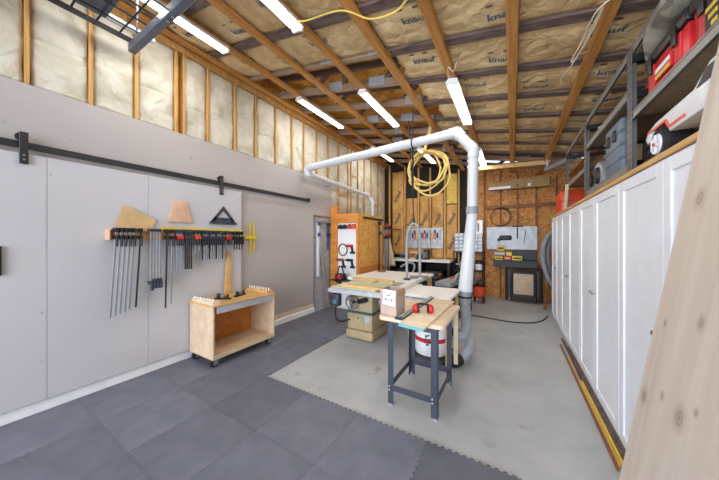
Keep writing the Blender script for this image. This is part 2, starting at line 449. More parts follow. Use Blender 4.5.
for k, y in enumerate(RY):
    if y < 2.55:
        rafter(y, WL, WR, '%s dark roof rafter in front of the bare roof opening' % ORD[int(round((2.6-y)/0.61))-1], 'rafter_wood', k)
    elif y < YB-0.1:
        rafter(y, WL, -1.15 if y < 6.4 else WR, '%s weathered roof rafter from the front inside the bare roof opening' % ORD[int(round((y-2.6)/0.61))], 'grey_truss', k, True)
        if y < 6.4:
            m = MB().prism([(-1.13, ZC(-1.13)+LOWER), (WR, ZC(WR)+LOWER), (WR, ZC(WR)+LOWER+0.09), (-1.13, ZC(-1.13)+LOWER+0.09)], 'xz', -0.05, 0.05)
            solo(m, 'roof_rafter', 'rafter_wood', '%s dark rafter strip counted from the front, above paper batts on right' % ORD[int(round((y-2.6)/0.61))], 'beam', (0, y, 0), group='roof rafters')

def kraft_batt(x0, x1, y0, y1, label, seed, texts=True, ragged=0):
    cx, cy = (x0+x1)/2, (y0+y1)/2
    def S(x, y):
        u = (x-x0)/(x1-x0); v = (y-y0)/(y1-y0)
        sag = 0.022*math.sin(PI*min(max(v, 0), 1))**0.6
        nz = 0.022*noise.noise(Vector((x*2.1, y*3.3, seed))) + 0.010*noise.noise(Vector((x*7, y*9, seed)))
        z = ZC(x) + LOWER + 0.028 - sag*0.8 + nz*min(1, 4*min(v, 1-v)+0.25)
        return max(z, ZC(x)+LOWER-0.012 if False else z)
    def fn(u, v):
        x = x0+(x1-x0)*u; y = y0+(y1-y0)*v
        e = (0.045 if v < 0.5 else -0.045)*(noise.noise(Vector((x*2.6, seed*3+ (0 if v < 0.5 else 9), 0)))-0.25)
        if v in (0.0, 1.0): y += e
        if u in (0.0, 1.0) and ragged: x += ragged*noise.noise(Vector((y*5, seed, 2)))
        return (x-cx, y-cy, S(x, y)-ZC(cx))
    t = thing('insulation_batt', label, 'insulation', (cx, cy, ZC(cx)), group='paper-faced ceiling batts')
    m = MB(); m.grid(fn, max(8, int((x1-x0)/0.06)), 12)
    f = m.build('paper_facing', 'kraft', t, 60)
    sm = f.modifiers.new('s', 'SOLIDIFY'); sm.thickness = 0.05; sm.offset = 1
    if texts:
        x = x0+0.22+ (seed*0.37 % 0.5)
        k = 0
        while x < x1-0.2:
            yo = cy + (0.1 if k % 2 else -0.08)
            m = MB(); text(m, 'knauf', 0.11, lambda a, b: (x+a-cx, yo-b-cy, S(x+a, yo-b)-ZC(cx)-0.006)); m.build('printed_lettering', 'ink_blue', f)
            for q in range(2):
                xx = x-0.12+q*0.14
                yy = yo-0.13
                g = MB(); g.grid(lambda a, b: (xx+a*0.05-cx, yy+b*0.018-cy, S(xx+a*0.05, yy+b*0.018)-ZC(cx)-0.006), 2, 1); g.build('printed_mark', 'ink_dark', f)
            x += 0.62 + 0.2*((seed*7+k*3) % 3)/3; k += 1
        pass
    return t
sd = 1
for k in range(len(RY)-1):
    y0, y1 = RY[k]+0.055, RY[k+1]-0.055
    if y1 < 2.6:
        o = ORD[int(round((2.6-RY[k+1])/0.61))]
        kraft_batt(WL+0.02, -1.2, y0, y1, 'paper-faced batt over the left half, %s bay in front of the roof opening' % o, sd); sd += 1
        kraft_batt(-1.17, WR-0.02, y0, y1, 'paper-faced batt over the right half, %s bay in front of roof opening' % o, sd); sd += 1
    elif RY[k] < 6.2:
        o = ORD[int(round((RY[k]-2.6)/0.61))]
        kraft_batt(-1.05 + 0.1*math.sin(k*2.1), WR-0.02, y0, y1, 'paper-faced batt right of the roof opening, %s bay counted from the front' % o, sd, True, 0.12); sd += 1

# --- left wall framing above the drywall --------------------------------------------------------
studs = [0.04, 0.44, 0.84, 1.21, 1.61, 1.70, 2.01, 2.42, 2.80, 3.22, 3.62, 3.95, 4.36, 4.77, 5.18, 5.60, 5.75, 6.10, 6.46, 6.90, 7.35, 7.80]
TOPZ = ZC(WL)-0.04
solo(MB().box(WL-0.12, WL+0.005, YF, YB-0.02, TOPZ-0.04, TOPZ+0.04), 'top_plate', 'stud_wood', 'horizontal wooden plate along the top of the left wall', 'beam')
for i, y in enumerate(studs):
    z0 = 2.925 if y < 4.86 else 0.0
    m = MB()
    def jag(u, v, y=y, z0=z0):
        z = z0+(TOPZ-0.04-z0)*u
        return (WL-0.02+ (0.0 if v in (0, 1) else 0.004), y+(v-0.5)*(0.034+0.02*noise.noise(Vector((z*4, y*7, 1)))) , z)
    sw = 0.015 if y < 2.6 else 0.012
    m.box(WL-0.12, WL-0.012, y-sw, y+sw, z0, TOPZ-0.04, 0.002, 1)
    side = 'above the drywall' if y < 4.86 else 'beyond the end of the drywall'
    j = i if y < 4.86 else i-14
    solo(m, 'wall_stud', 'stud_wood', '%s wooden stud from the front %s, left wall' % (ORD[j], side), 'stud', group='left wall studs')
for i in range(len(studs)-1):
    y0, y1 = studs[i]+0.02, studs[i+1]-0.02
    if y1-y0 < 0.08: continue
    z0, z1 = (2.93, TOPZ-0.05) if studs[i] < 4.7 else (0.05, TOPZ-0.05)
    seamz = 3.35 + 0.02*math.sin(i) if studs[i] < 4.7 else 3.30
    def fn(u, v, y0=y0, y1=y1, z0=z0, z1=z1, i=i):
        y = y0+(y1-y0)*u; z = z0+(z1-z0)*v
        e = 0.010*noise.noise(Vector((z*5, i*3.3, 0)))
        bul = (math.sin(PI*u)**0.5)*0.02
        nz = 0.012*noise.noise(Vector((y*6, z*4, i)))
        seam = -0.014*math.exp(-((z-seamz-0.05*noise.noise(Vector((y*3, i, 5))))/0.014)**2)
        if u in (0, 1): y += e
        return (WL-0.045+bul+nz+seam, y, z)
    m = MB(); m.grid(fn, 12, max(24, int((z1-z0)/0.02)))
    side = 'above the drywall' if studs[i] < 4.7 else 'beyond the end of the drywall'
    j = sum(1 for q in range(i) if (studs[q+1]-studs[q]) > 0.14 and ((studs[q] < 4.7) == (studs[i] < 4.7)))
    o = solo(m, 'wall_insulation_batt', 'white_batt', '%s cream insulation batt from the front %s' % (ORD[j], side), 'insulation', group='left wall batts')
    sm = o.modifiers.new('s', 'SOLIDIFY'); sm.thickness = 0.03; sm.offset = -1
for i, (y0, y1, z, lb) in enumerate([(5.21, 5.58, 2.66, 'short wooden block between studs above the tool closet'), (5.78, 6.08, 3.25, 'short wooden block between studs left of the back corner, higher one'),
                                  (6.93, 7.33, 2.62, 'short wooden block between studs nearest the back corner')]):
    solo(MB().box(WL-0.1, WL-0.005, y0, y1, z, z+0.045, 0.003, 1), 'wall_blocking', 'stud_wood', lb, 'beam', group='wall blocking')

# --- back wall framing -------------------------------------------------------------------------
bst = [-3.52, -2.98, -2.53, -2.16, -1.72, -1.33, -1.08]
for i, x in enumerate(bst):
    solo(MB().box(x-0.025, x+0.025, YB-0.09, YB-0.002, 0, ZC(x)+0.02, 0.002, 1), 'wall_stud', 'stud_wood', '%s stud from the left on the insulated part of the back wall' % ORD[i], 'stud', group='back wall studs')
for i, x in enumerate([-0.66, -0.27, 0.12, 0.53, 0.95]):
    solo(MB().box(x-0.017, x+0.017, YB-0.07, YB-0.002, 0, ZC(x)+0.02, 0.002, 1), 'wall_stud', 'dark_wood', '%s dark stud from the left on the orange strand board wall' % ORD[i], 'stud', group='strand board wall studs')
for i, (x0, x1) in enumerate([(-0.64, -0.29), (-0.25, 0.10), (0.14, 0.51), (0.55, 0.93)]):
    solo(MB().box(x0, x1, YB-0.06, YB-0.002, 2.40, 2.49, 0.003, 1), 'wall_blocking', 'dark_wood', '%s horizontal block from the left between dark studs under the long carton' % ORD[i], 'beam', group='strand board wall blocking')
def wall_batt(x0, x1, z0, z1, label, seed, mat='kraft_dark', txt=True):
    def S(x, z):
        u = (x-x0)/(x1-x0)
        return YB-0.075 - 0.02*math.sin(PI*min(max(u, 0), 1))**0.6 - 0.012*noise.noise(Vector((x*4, z*3, seed)))
    def fn(u, v):
        x = x0+(x1-x0)*u; z = z0+(z1-z0)*v
        if v == 1: z += 0.03*noise.noise(Vector((x*6, seed, 0)))
        return (x, S(x, z), z)
    t = thing('insulation_batt', label, 'insulation', (0, 0, 0), group='back wall batts')
    m = MB(); m.grid(fn, 10, 30); f = m.build('batt_face', mat, t, 60)
    sm = f.modifiers.new('s', 'SOLIDIFY'); sm.thickness = 0.04; sm.offset = -1
    if txt:
        m = MB(); z = z0+0.45
        while z < z1-0.25:
            ca, sa = math.cos(1.1), math.sin(1.1)
            m = MB(); text(m, 'knauf', 0.17, lambda a, b: ((x0+x1)/2 + a*ca-b*sa, S((x0+x1)/2, z)-0.022, z + a*sa+b*ca))
            m.build('printed_lettering', 'ink_dark', f); z += 0.72
wall_batt(-3.42, -3.02, 1.08, 3.78, 'paper-faced batt next to the back left corner', 31)
wall_batt(-2.94, -2.57, 1.0, 2.88, 'paper-faced batt behind the tool pegboard, left of three', 32)
wall_batt(-2.49, -2.20, 1.0, 2.93, 'paper-faced batt behind the tool pegboard, middle of three', 33)
wall_batt(-2.12, -1.76, 1.0, 2.98, 'paper-faced batt behind the tool pegboard, right of three', 34)
wall_batt(-1.68, -1.37, 1.0, 2.60, 'paper-faced batt under the yellow glass wool', 35)
wall_batt(-1.68, -1.37, 2.62, 3.50, 'yellow glass wool batt without facing on the back wall', 36, 'yellow_fiberglass', False)

# ------------------------------------------------------------------ sliding door and track
DY0, DY1, DX = -0.9, 2.46, WL+0.05
d = tag(bpy.data.objects.new('door_1', None), 'large pale sliding barn door carrying the clamp rack', None, None, 'structure'); col.objects.link(d)
m = MB(); ys = [DY0, 0.54, 1.285, DY1]
for a, b in zip(ys, ys[1:]):
    m.box(DX-0.02, DX+0.022, a+0.0015, b-0.0015, 0.125, 2.29, 0.002, 1)
m.build('door_leaf', 'door_panel', d)
for y in (0.41, 2.14):
    h = MB().box(DX+0.022, DX+0.048, y-0.024, y+0.024, 2.20, 2.47, 0.003, 1).build('door_hanger', 'black_steel', d)
    MB().cyl((DX+0.0, y-0.012, 2.43), (DX+0.021, y-0.012, 2.43), 0.034, 20).build('roller', 'black_steel', h)
    m = MB()
    for z in (2.235, 2.27): m.cyl((DX+0.046, y, z), (DX+0.053, y, z), 0.008, 8)
    m.build('bolt', 'steel_grey', h)
MB().box(DX+0.02, DX+0.05, 0.255, 0.30, 1.26, 1.50, 0.006, 2).build('door_handle', 'black_steel', d)
t = thing('sliding_door_track', 'black flat steel rail on the left wall for the sliding door', 'rail', (WL, 0, 0))
MB().box(0.045, 0.06, -1.5, 4.05, 2.335, 2.395, 0.003, 1).build('rail', 'black_steel', t)
for y in (0.9, 1.6, 2.6, 3.3, 3.95): MB().cyl((0.0, y, 2.365), (0.068, y, 2.365), 0.014, 10).build('standoff', 'black_steel', t)
for y in (4.0,): MB().box(0.04, 0.075, y-0.03, y+0.03, 2.33, 2.41, 0.004, 1).build('end_stop', 'black_steel', t)
solo(MB().box(WL, WL+0.014, 2.47, NY0-0.03, 0.115, 0.19, 0.003, 1), 'wall_rail', 'birch', 'thin pale wooden strip along the wall right of the cart', 'strip')

# ------------------------------------------------------------------ foam tiles
TS = 0.61; TH = 0.012
def edge_pts(a, b, axis, fixed, straight):
    if straight: return [((a, fixed) if axis == 'x' else (fixed, a)), ((b, fixed) if axis == 'x' else (fixed, b))]
    n = 24; p = (b-a)/n; amp = 0.0075; pts = [(a, 0)]
    for i in range(n):
        t = a+i*p; o = amp if i % 2 == 0 else -amp
        pts += [(t+p*(0.45 if i == 0 else 0.12), o), (t+p*(0.55 if i == n-1 else 0.88), o)]
    pts.append((b, 0))
    return [((q, fixed+o) if axis == 'x' else (fixed+o, q)) for q, o in pts]
tile_n = 0
def tile(x0, x1, y0, y1, st, label):
    B = edge_pts(x0, x1, 'x', y0, 'b' in st); R = edge_pts(y0, y1, 'y', x1, 'r' in st)
    T = edge_pts(x0, x1, 'x', y1, 't' in st)[::-1]; L = edge_pts(y0, y1, 'y', x0, 'l' in st)[::-1]
    pts = B[:-1]+R[:-1]+T[:-1]+L[:-1]
    cx, cy = (x0+x1)/2, (y0+y1)/2
    k = 0.9955
    m = MB().prism([((x-cx)*k, (y-cy)*k) for x, y in pts], 'xy', 0.0, TH)
    solo(m, 'foam_floor_tile', 'foam', label, 'floor tile', (cx, cy, 0.0005), group='interlocking foam floor tiles')
XS = [-3.625, -2.997, -2.387, -1.777, -1.167, -0.557, 0.053]
YS = [-1.10, -0.49, 0.12, 0.73, 1.34, 1.95]
coln = ['against the left wall', 'second from the left wall', 'third from the left wall', 'fourth from the left wall', 'fifth from the left wall', 'sixth from the left wall']
for j in range(5):
    rown = ['fifth', 'fourth', 'third', 'second', 'first'][j]
    for i in range(6):
        st = ('l' if i == 0 else '')
        tile(XS[i], XS[i+1], YS[j], YS[j+1], st, 'grey foam tile, %s row in front of the concrete edge, %s' % (rown, coln[i]))
YS2 = [1.95, 2.56, 3.17, 3.78, 4.39, 4.72]
for j in range(5):
    for i in range(2):
        st = ('l' if i == 0 else '') + ('t' if j == 4 else '')
        tile(XS[i], XS[i+1], YS2[j], YS2[j+1], st, 'grey foam tile in the strip beside the cart, %s from its near end, %s' % (ORD[j], 'wall side' if i == 0 else 'concrete side'))

# ------------------------------------------------------------------ tube lights
def ceiling_light(x, y, label):
    z = ZC(x)
    t = thing('tube_light', label, 'lamp', (x, y, z), group='fluorescent tube lights', rot=(0, math.atan(0.198), 0))
    m = MB().prism([(-0.075, -0.045), (-0.05, -0.001), (0.05, -0.001), (0.075, -0.045), (0.066, -0.045), (0.045, -0.03), (-0.045, -0.03), (-0.066, -0.045)], 'xz', -0.62, 0.62)
    m.build('housing', 'white_plastic', t)
    for s in (-0.032, 0.032):
        MB().cyl((s, -0.60, -0.052), (s, 0.60, -0.052), 0.018, 12).build('tube', 'tube_glow', t)
    for e in (-0.615, 0.615):
        m = MB().box(-0.065, 0.065, e-0.014, e+0.014, -0.072, -0.03, 0.004, 1); m.build('socket', 'white_plastic', t)
    L = bpy.data.lights.new('tube_light_glow', 'AREA'); L.shape = 'RECTANGLE'; L.size = 0.12; L.size_y = 1.15; L.energy = LAMP_W; L.color = (1.0, 0.97, 0.93)
    lo = bpy.data.objects.new('tube_light_glow', L); col.objects.link(lo); lo.parent = t; lo.location = (0, 0, -0.08)
for (x, rn) in ((-3.02, 'left'), (-1.81, 'middle'), (-0.595, 'right')):
    for (y, dn) in ((1.25, 'nearest'), (3.74, 'second'), (6.35, 'farthest')):
        ceiling_light(x, y, 'lit fluorescent tube light, %s one in the %s row' % (dn, rn))

# ------------------------------------------------------------------ overhead wire rack (top left)
t = thing('ceiling_storage_rack', 'grey overhead steel rack with black wire deck at top left', 'storage rack', (0, 0, 0))
ZR = 3.42; RX0, RX1, RY0, RY1 = -3.22, -1.2, -1.1, 1.02
MB().box(RX0, RX1, RY1-0.03, RY1+0.03, ZR-0.03, ZR+0.05, 0.004, 1).build('front_beam', 'rack_steel', t)
MB().box(RX0, RX1, RY0-0.03, RY0+0.03, ZR-0.03, ZR+0.05, 0.004, 1).build('rear_beam', 'rack_steel', t)
for x in (RX0+0.02, RX0+0.05, RX0+0.08): MB().cyl((x, RY0, ZR+0.06), (x, RY1, ZR+0.06), 0.008, 6).build('side_wire', 'black_steel', t)
m = MB()
for i in range(12): m.cyl((RX0+0.05+i*0.17, RY0, ZR+0.07), (RX0+0.05+i*0.17, RY1, ZR+0.07), 0.008, 6)
for i in range(14): m.cyl((RX0, RY0+i*0.155, ZR+0.084), (RX1, RY0+i*0.155, ZR+0.084), 0.008, 6)
m.build('wire_deck', 'black_steel', t)
for x in (RX0+0.12, RX1-0.1):
    for y in (RY0, RY1):
        MB().box(x-0.018, x+0.018, y-0.005, y+0.005, ZR, ZC(x), 0.002, 1).build('hanger_strap', 'rack_steel', t)
m = MB()
for x in (RX0+0.03, RX0+0.75, RX0+0.83): m.cyl((x, RY1, ZR-0.045), (x, RY1, ZR-0.02), 0.012, 8)
m.build('bolt', 'chrome', t)
solo(MB().box(-3.10, -1.3, -1.0, 0.80, ZR+0.095, ZR+0.125, 0.004, 1), 'steel_sheet', 'rack_steel', 'grey flat panel lying on the overhead wire rack', 'panel')
solo(MB().cyl((-3.36, -0.9, ZR+0.30), (-3.36, 1.25, ZR+0.30), 0.035, 12), 'steel_conduit', 'galvanised', 'galvanised pipe along the top of the left wall by the overhead rack', 'pipe')

# ================================================================== OBJECTS
# ------------------------------------------------------------------ right side: cabinets, leaning sheet, shelving
CX, CZ = 0.70, 1.985
def door_leaf(y0, y1, z0, z1, parent, knob_y, label=None):
    x = CX
    m = MB(); fw = 0.075
    m.box(x-0.002, x+0.018, y0, y0+fw, z0, z1, 0.002, 1); m.box(x-0.002, x+0.018, y1-fw, y1, z0, z1, 0.002, 1)
    m.box(x-0.002, x+0.018, y0+fw, y1-fw, z0, z0+fw, 0.002, 1); m.box(x-0.002, x+0.018, y0+fw, y1-fw, z1-fw, z1, 0.002, 1)
    m.box(x+0.008, x+0.018, y0+fw-0.005, y1-fw+0.005, z0+fw-0.005, z1-fw+0.005)
    d = m.build('door', 'white_paint', parent)
    if knob_y is not None:
        MB().lathe([(0.006, 0), (0.006, 0.012), (0.015, 0.018), (0.016, 0.026), (0.009, 0.031), (0, 0.032)], (0, 0, 0), 14,
                   Matrix.Translation((x-0.002, knob_y, 1.03)) @ Matrix.Rotation(-PI/2, 4, 'Y')).build('knob', 'chrome', d)
def cabinet(y0, ym, y1, label):
    t = thing('tall_cabinet', label, 'cabinet', (0, 0, 0), group='tall white cabinets')
    m = MB()
    m.box(CX+0.02, WR-0.01, y0, y0+0.018, 0.0, CZ); m.box(CX+0.02, WR-0.01, y1-0.018, y1, 0.0, CZ)
    m.box(WR-0.03, WR-0.01, y0+0.018, y1-0.018, 0.0, CZ); m.box(CX+0.02, WR-0.03, y0+0.018, y1-0.018, CZ-0.018, CZ); m.box(CX+0.02, WR-0.03, y0+0.018, y1-0.018, 0.08, 0.1)
    m.build('body', 'white_paint', t)
    MB().box(CX+0.03, CX+0.045, y0+0.018, y1-0.018, 0, 0.08).build('toe_kick', 'white_paint', t)
    door_leaf(y0+0.004, ym-0.002, 0.05, CZ-0.004, t, ym-0.045); door_leaf(ym+0.002, y1-0.004, 0.05, CZ-0.004, t, ym+0.045)
cabinet(5.36, 5.94, 6.50, 'white tall two-door cabinet farthest away by the back wall')
cabinet(4.02, 4.70, 5.35, 'white tall two-door cabinet, second one from the back wall')
cabinet(2.685, 3.36, 4.01, 'white tall two-door cabinet below the upright blue-grey case')
cabinet(1.34, 2.02, 2.675, 'white tall two-door cabinet below the model truck, half behind the leaning sheet')
solo(MB().box(CX-0.015, WR-0.005, 1.30, 6.52, CZ+0.001, CZ+0.033, 0.003, 1), 'cabinet_top', 'tan_wood', 'long plywood top board lying across the white cabinets', 'board')

# leaning pine sheet
L = Vector((0.70-0.352, 0, 2.02)); lean = math.atan2(0.70-0.37-0.02, 2.02)
m = MB().box(-0.018, 0, -1.22, 0, 0, 2.50, 0.002, 1)
solo(m, 'plywood_sheet', 'pine_plywood', 'tall knotty pine plywood sheet leaning on the cabinets at right edge', 'plywood', (0.372, 1.62, 0.006), rot=(0, lean, 0))

# steel shelving on the cabinets
SX0, SX1 = 0.765, 1.30
PY = [1.36, 2.70, 4.06, 5.35]
def rail(y0, y1, z, t, x=SX0):
    m = MB(); m.box(x, x+0.012, y0, y1, z-0.03, z+0.03, 0.002, 1); m.box(x-0.004, x+0.016, y0, y1, z+0.018, z+0.03, 0.002, 1); m.box(x-0.004, x+0.016, y0, y1, z-0.03, z-0.018, 0.002, 1)
    return m.build('beam', 'shelf_steel_light' , t)
def post(x, y, z1, t, s):
    m = MB(); m.box(x, x+0.004, y-0.022, y+0.022, 2.021, z1, 0.001, 1); m.box(x, x+0.04*s, y+0.018, y+0.022, 2.021, z1, 0.001, 1) if s > 0 else m.box(x-0.04, x, y+0.018, y+0.022, 2.021, z1, 0.001, 1)
    p = m.build('post', 'shelf_steel', t)
    q = MB(); z = 2.08
    while z < z1-0.03:
        q.box(x-0.001 if s > 0 else x+0.003, x+0.001 if s > 0 else x+0.005, y-0.005, y+0.005, z, z+0.022); z += 0.055
    o = q.build('slot_holes', 'black_plastic', p); o['kind'] = 'stuff'
ZT = 2.955
for i in range(3):
    y0, y1 = PY[i], PY[i+1]
    nm = ['nearest the leaning sheet, with red tool boxes', 'holding the tall blue-grey case', 'at the far end above the orange box'][i]
    t = thing('steel_shelving', 'grey boltless steel shelf bay on cabinets, %s' % nm, 'shelf', (0, 0, 0), group='steel shelf bays')
    ys = [y0+0.024, y1-0.024]
    for y in ys:
        post(SX0-0.006, y, ZT+0.03, t, 1); post(SX1, y, ZT+0.03-0.1, t, -1)
        for z in ((2.50, 2.90) if i == 0 else (2.65, 2.90) if i == 1 else (2.43, 2.9)):
            MB().box(SX0, SX1, y-0.012, y+0.012, z-0.03, z+0.02, 0.002, 1).build('cross_beam', 'black_steel', t)
    zz = [2.47, ZT] if i == 0 else [2.10, 2.66, ZT] if i == 1 else [2.42, ZT]
    for z in zz:
        rail(y0+0.045, y1-0.045, z, t); rail(y0+0.045, y1-0.045, min(z, ZT-0.08), t, SX1-0.012)
        if z > 2.2 and (i == 0 or (i > 0 and z < ZT)): MB().box(SX0+0.014, SX1-0.014, y0+0.03, y1-0.03, z-0.006+ (-0.03 if z == ZT else 0), z+0.008+ (-0.03 if z == ZT else 0)).build('shelf_board', 'particle', t)
    if i == 0: MB().box(SX1-0.03, SX1-0.014, y1-0.5, y1-0.06, 2.50, 2.88).build('back_panel', 'cardboard', t)

# red tool boxes on the shelf
def toolbox(y0, y1, label, lab2):
    z0 = 2.502; x0 = 0.79
    t = thing('tool_box', label, 'tool box', (0, 0, 0), group='red tool boxes')
    b = MB()
    b.prism([(y0+0.012, z0), (y1-0.012, z0), (y1, z0+0.20), (y0, z0+0.20)], 'yz', x0+0.008, x0+0.36, 0.008)
    o = b.build('body', 'red_plastic', t)
    for q in (0.18, 0.82):
        y = y0+(y1-y0)*q; MB().box(x0-0.002, x0+0.02, y-0.03, y+0.03, z0+0.005, z0+0.19, 0.004, 1).build('rib', 'red_paint', o)
    l = MB().box(x0-0.008, x0+0.375, y0-0.012, y1+0.012, z0+0.202, z0+0.275, 0.018, 2).build('lid', 'black_plastic', t)
    MB().tube([(x0+0.18, y0+0.14, z0+0.26), (x0+0.18, y0+0.15, z0+0.315), (x0+0.18, y1-0.15, z0+0.315), (x0+0.18, y1-0.14, z0+0.26)], 0.012, 8).build('handle', 'black_plastic', l)
    for q in (0.2, 0.8):
        y = y0+(y1-y0)*q; MB().box(x0-0.018, x0-0.006, y-0.022, y+0.022, z0+0.13, z0+0.235, 0.005, 2).build('latch', 'black_plastic', t)
    ym = (y0+y1)/2
    if lab2 == 1:
        p = MB().box(x0-0.0055, x0+0.0085, ym-0.095, ym+0.095, z0+0.055, z0+0.13, 0.002, 1).build('label_plate', 'red_paint', t)
        MB().box(x0-0.0075, x0-0.0055, ym-0.085, ym+0.085, z0+0.10, z0+0.125).build('white_stripe', 'paper', p); MB().box(x0-0.0075, x0-0.0055, ym-0.085, ym+0.085, z0+0.06, z0+0.084).build('orange_stripe', 'yellow_plastic', p)
    else:
        p = MB().box(x0-0.0055, x0+0.0085, ym+0.04, ym+0.14, z0+0.02, z0+0.18, 0.002, 1).build('label_plate', 'black_plastic', t)
        m = MB()
        for k in range(4): m.box(x0-0.008, x0-0.0055, ym+0.05, ym+0.05+0.02*(1+k % 3)+0.02, z0+0.03+k*0.04, z0+0.05+k*0.04)
        m.build('label_print', 'yellow_plastic', p)
toolbox(2.04, 2.52, 'red tool box with black lid and white and orange label, farther one', 1)
toolbox(1.48, 2.00, 'red tool box with black lid, nearer one beside the leaning sheet', 2)
def bag(u, v):
    y = 1.85+0.78*u; a = 2*PI*v
    r = 0.10*(0.55+0.45*math.sin(PI*min(1, u*1.05))) * (1-0.5*max(0, u-0.7)/0.3)
    k = 1+0.3*noise.noise(Vector((y*6, math.cos(a)*1.5, math.sin(a)*1.5)))
    zz = 2.868 - 0.13*max(0, (u-0.6)/0.4)**1.5
    return (0.80+0.06*math.sin(u*2)+math.cos(a)*r*1.35*k, y, zz+0.012+math.sin(a)*r*0.75*k)
m = MB(); m.grid(bag, 22, 18)
bmesh.ops.remove_doubles(m.bm, verts=m.bm.verts, dist=1e-4); bmesh.ops.holes_fill(m.bm, edges=[e for e in m.bm.edges if e.is_boundary], sides=0)
solo(m, 'cloth_bag', 'grey_cloth', 'soft grey patterned cloth bag draped over the red tool boxes', 'bag')

# model truck
t = thing('toy_truck', 'silver and white model truck with big black tyres on the cabinets', 'toy truck', (1.012, 2.07, 2.022))
t.scale = (1.2, 1.2, 1.2)
m = MB()
side = [(-0.45, 0.12), (-0.45, 0.21), (-0.36, 0.28), (-0.22, 0.285), (-0.12, 0.225), (0.05, 0.22), (0.20, 0.215), (0.29, 0.195), (0.315, 0.16), (0.30, 0.13), (0.265, 0.135), (0.245, 0.17), (0.20, 0.188), (0.13, 0.188), (0.09, 0.17), (0.07, 0.12), (-0.185, 0.12), (-0.205, 0.17), (-0.245, 0.188), (-0.315, 0.188), (-0.36, 0.17), (-0.375, 0.12)]
m.prism(side, 'yz', -0.205, 0.205, 0.008)
b = m.build('body', 'silver_paint', t)
m = MB().prism([(-0.38, 0.215), (-0.345, 0.262), (-0.21, 0.266), (-0.15, 0.215)], 'yz', -0.208, 0.208); m.build('window', 'black_plastic', b)
m = MB().prism([(-0.07, 0.15), (0.06, 0.15), (0.09, 0.19), (0.28, 0.19), (0.28, 0.18), (0.1, 0.178), (0.068, 0.138), (-0.07, 0.138)], 'yz', -0.2075, 0.2075); m.build('stripe', 'orange_plastic', b)
MB().box(-0.10, 0.10, -0.28, 0.28, 0.075, 0.105, 0.01, 1).build('chassis', 'black_plastic', t)
for sx in (-1, 1):
    for y in (-0.28, 0.165):
        m = MB(); R = 0.085
        m.lathe([(0.045, -0.045), (0.075, -0.045), (R, -0.03), (R, 0.03), (0.075, 0.045), (0.045, 0.045)], (0, 0, 0), 28)
        for k in range(22):
            for q in (-0.018, 0.018):
                a = 2*PI*(k + (0.5 if q > 0 else 0))/22
                m.box(R-0.004, R+0.006, -0.007, 0.007, q-0.014, q+0.014, mat=Matrix.Rotation(a, 4, 'Z'))
        m.xf(Matrix.Translation((sx*0.165, y, 0.092)) @ Matrix.Rotation(PI/2, 4, 'Y'))
        wv = m.build('wheel', 'black_rubber', t)
        m = MB().lathe([(0, 0.056), (0.012, 0.056), (0.016, 0.049), (0.04, 0.048), (0.047, 0.054), (0.052, 0.046), (0.052, -0.046), (0.047, -0.054), (0.04, -0.048), (0.016, -0.049), (0.012, -0.056), (0, -0.056)], (0, 0, 0), 20)
        for k in range(6):
            a = 2*PI*k/6; m.cyl((0.012*math.cos(a), 0.012*math.sin(a), 0.050), (0.047*math.cos(a), 0.047*math.sin(a), 0.051), 0.006, 6); m.cyl((0.012*math.cos(a), 0.012*math.sin(a), -0.050), (0.047*math.cos(a), 0.047*math.sin(a), -0.051), 0.006, 6)
        m.xf(Matrix.Translation((sx*0.165, y, 0.092)) @ Matrix.Rotation(PI/2, 4, 'Y')); m.build('hub', 'silver_paint', wv)
        MB().cyl((sx*0.215, y, 0.092), (sx*0.226, y, 0.092), 0.009, 8).build('axle_nut', 'orange_plastic', wv)
# dark case beside the truck, blue-grey case, sander, bucket, papers, orange box
def case(name, mat, label, x0, x1, y0, y1, z0, z1, ribs=3):
    t = thing(name, label, 'case', (0, 0, 0))
    MB().box(x0, x1, y0, y1, z0, z1, 0.03, 3).build('shell', mat, t)
    for k in range(ribs):
        z = z0+(z1-z0)*(k+1)/(ribs+1)
        MB().box(x0-0.006, x1+0.006, y0-0.006, y1+0.006, z-0.012, z+0.012, 0.004, 1).build('rib', mat, t)
    for q in (0.3, 0.7):
        y = y0+(y1-y0)*q; MB().box(x0-0.018, x0+0.004, y-0.03, y+0.03, z0+(z1-z0)*0.62, z0+(z1-z0)*0.82, 0.006, 2).build('latch', 'black_plastic', t)
    return t
case('storage_case', 'dark_green', 'dark green-black plastic case between model truck and blue-grey case', 0.92, 1.28, 2.72, 2.94, 2.022, 2.42, 1)
case('storage_case', 'bin_blue_grey', 'tall blue-grey plastic case standing upright on the shelving', 0.79, 0.865, 3.0, 3.42, 2.135, 2.60, 3)
t = thing('belt_sander', 'grey and black power tool lying beside the blue-grey case', 'power tool', (0.93, 3.80, 2.137))
t.scale = (1.3, 1.1, 1.35)
m = MB().prism([(-0.21, 0.0), (0.21, 0.0), (0.23, 0.05), (0.20, 0.12), (0.10, 0.14), (0.06, 0.19), (-0.08, 0.20), (-0.18, 0.15), (-0.22, 0.07)], 'yz', -0.10, 0.10, 0.022); m.build('body', 'pvc_grey', t)
MB().tube([(0, -0.14, 0.14), (0, -0.12, 0.23), (0, 0.02, 0.25), (0, 0.07, 0.17)], 0.022, 10, smooth=5).build('handle', 'black_plastic', t)
MB().cyl((-0.105, 0.10, 0.07), (-0.12, 0.10, 0.07), 0.05, 18).build('wheel_cover', 'black_plastic', t)
MB().lathe([(0.0, -0.03), (0.06, -0.03), (0.07, 0.0), (0.06, 0.02)], (-0.10, -0.10, 0.08), 16, Matrix.Rotation(-PI/2, 4, 'Y')).build('motor_cap', 'black_steel', t)
t = thing('paint_bucket', 'light open bucket lying on its side behind the power tool', 'bucket', (1.17, 3.95, 2.26), rot=(0, -1.35, 0.5))
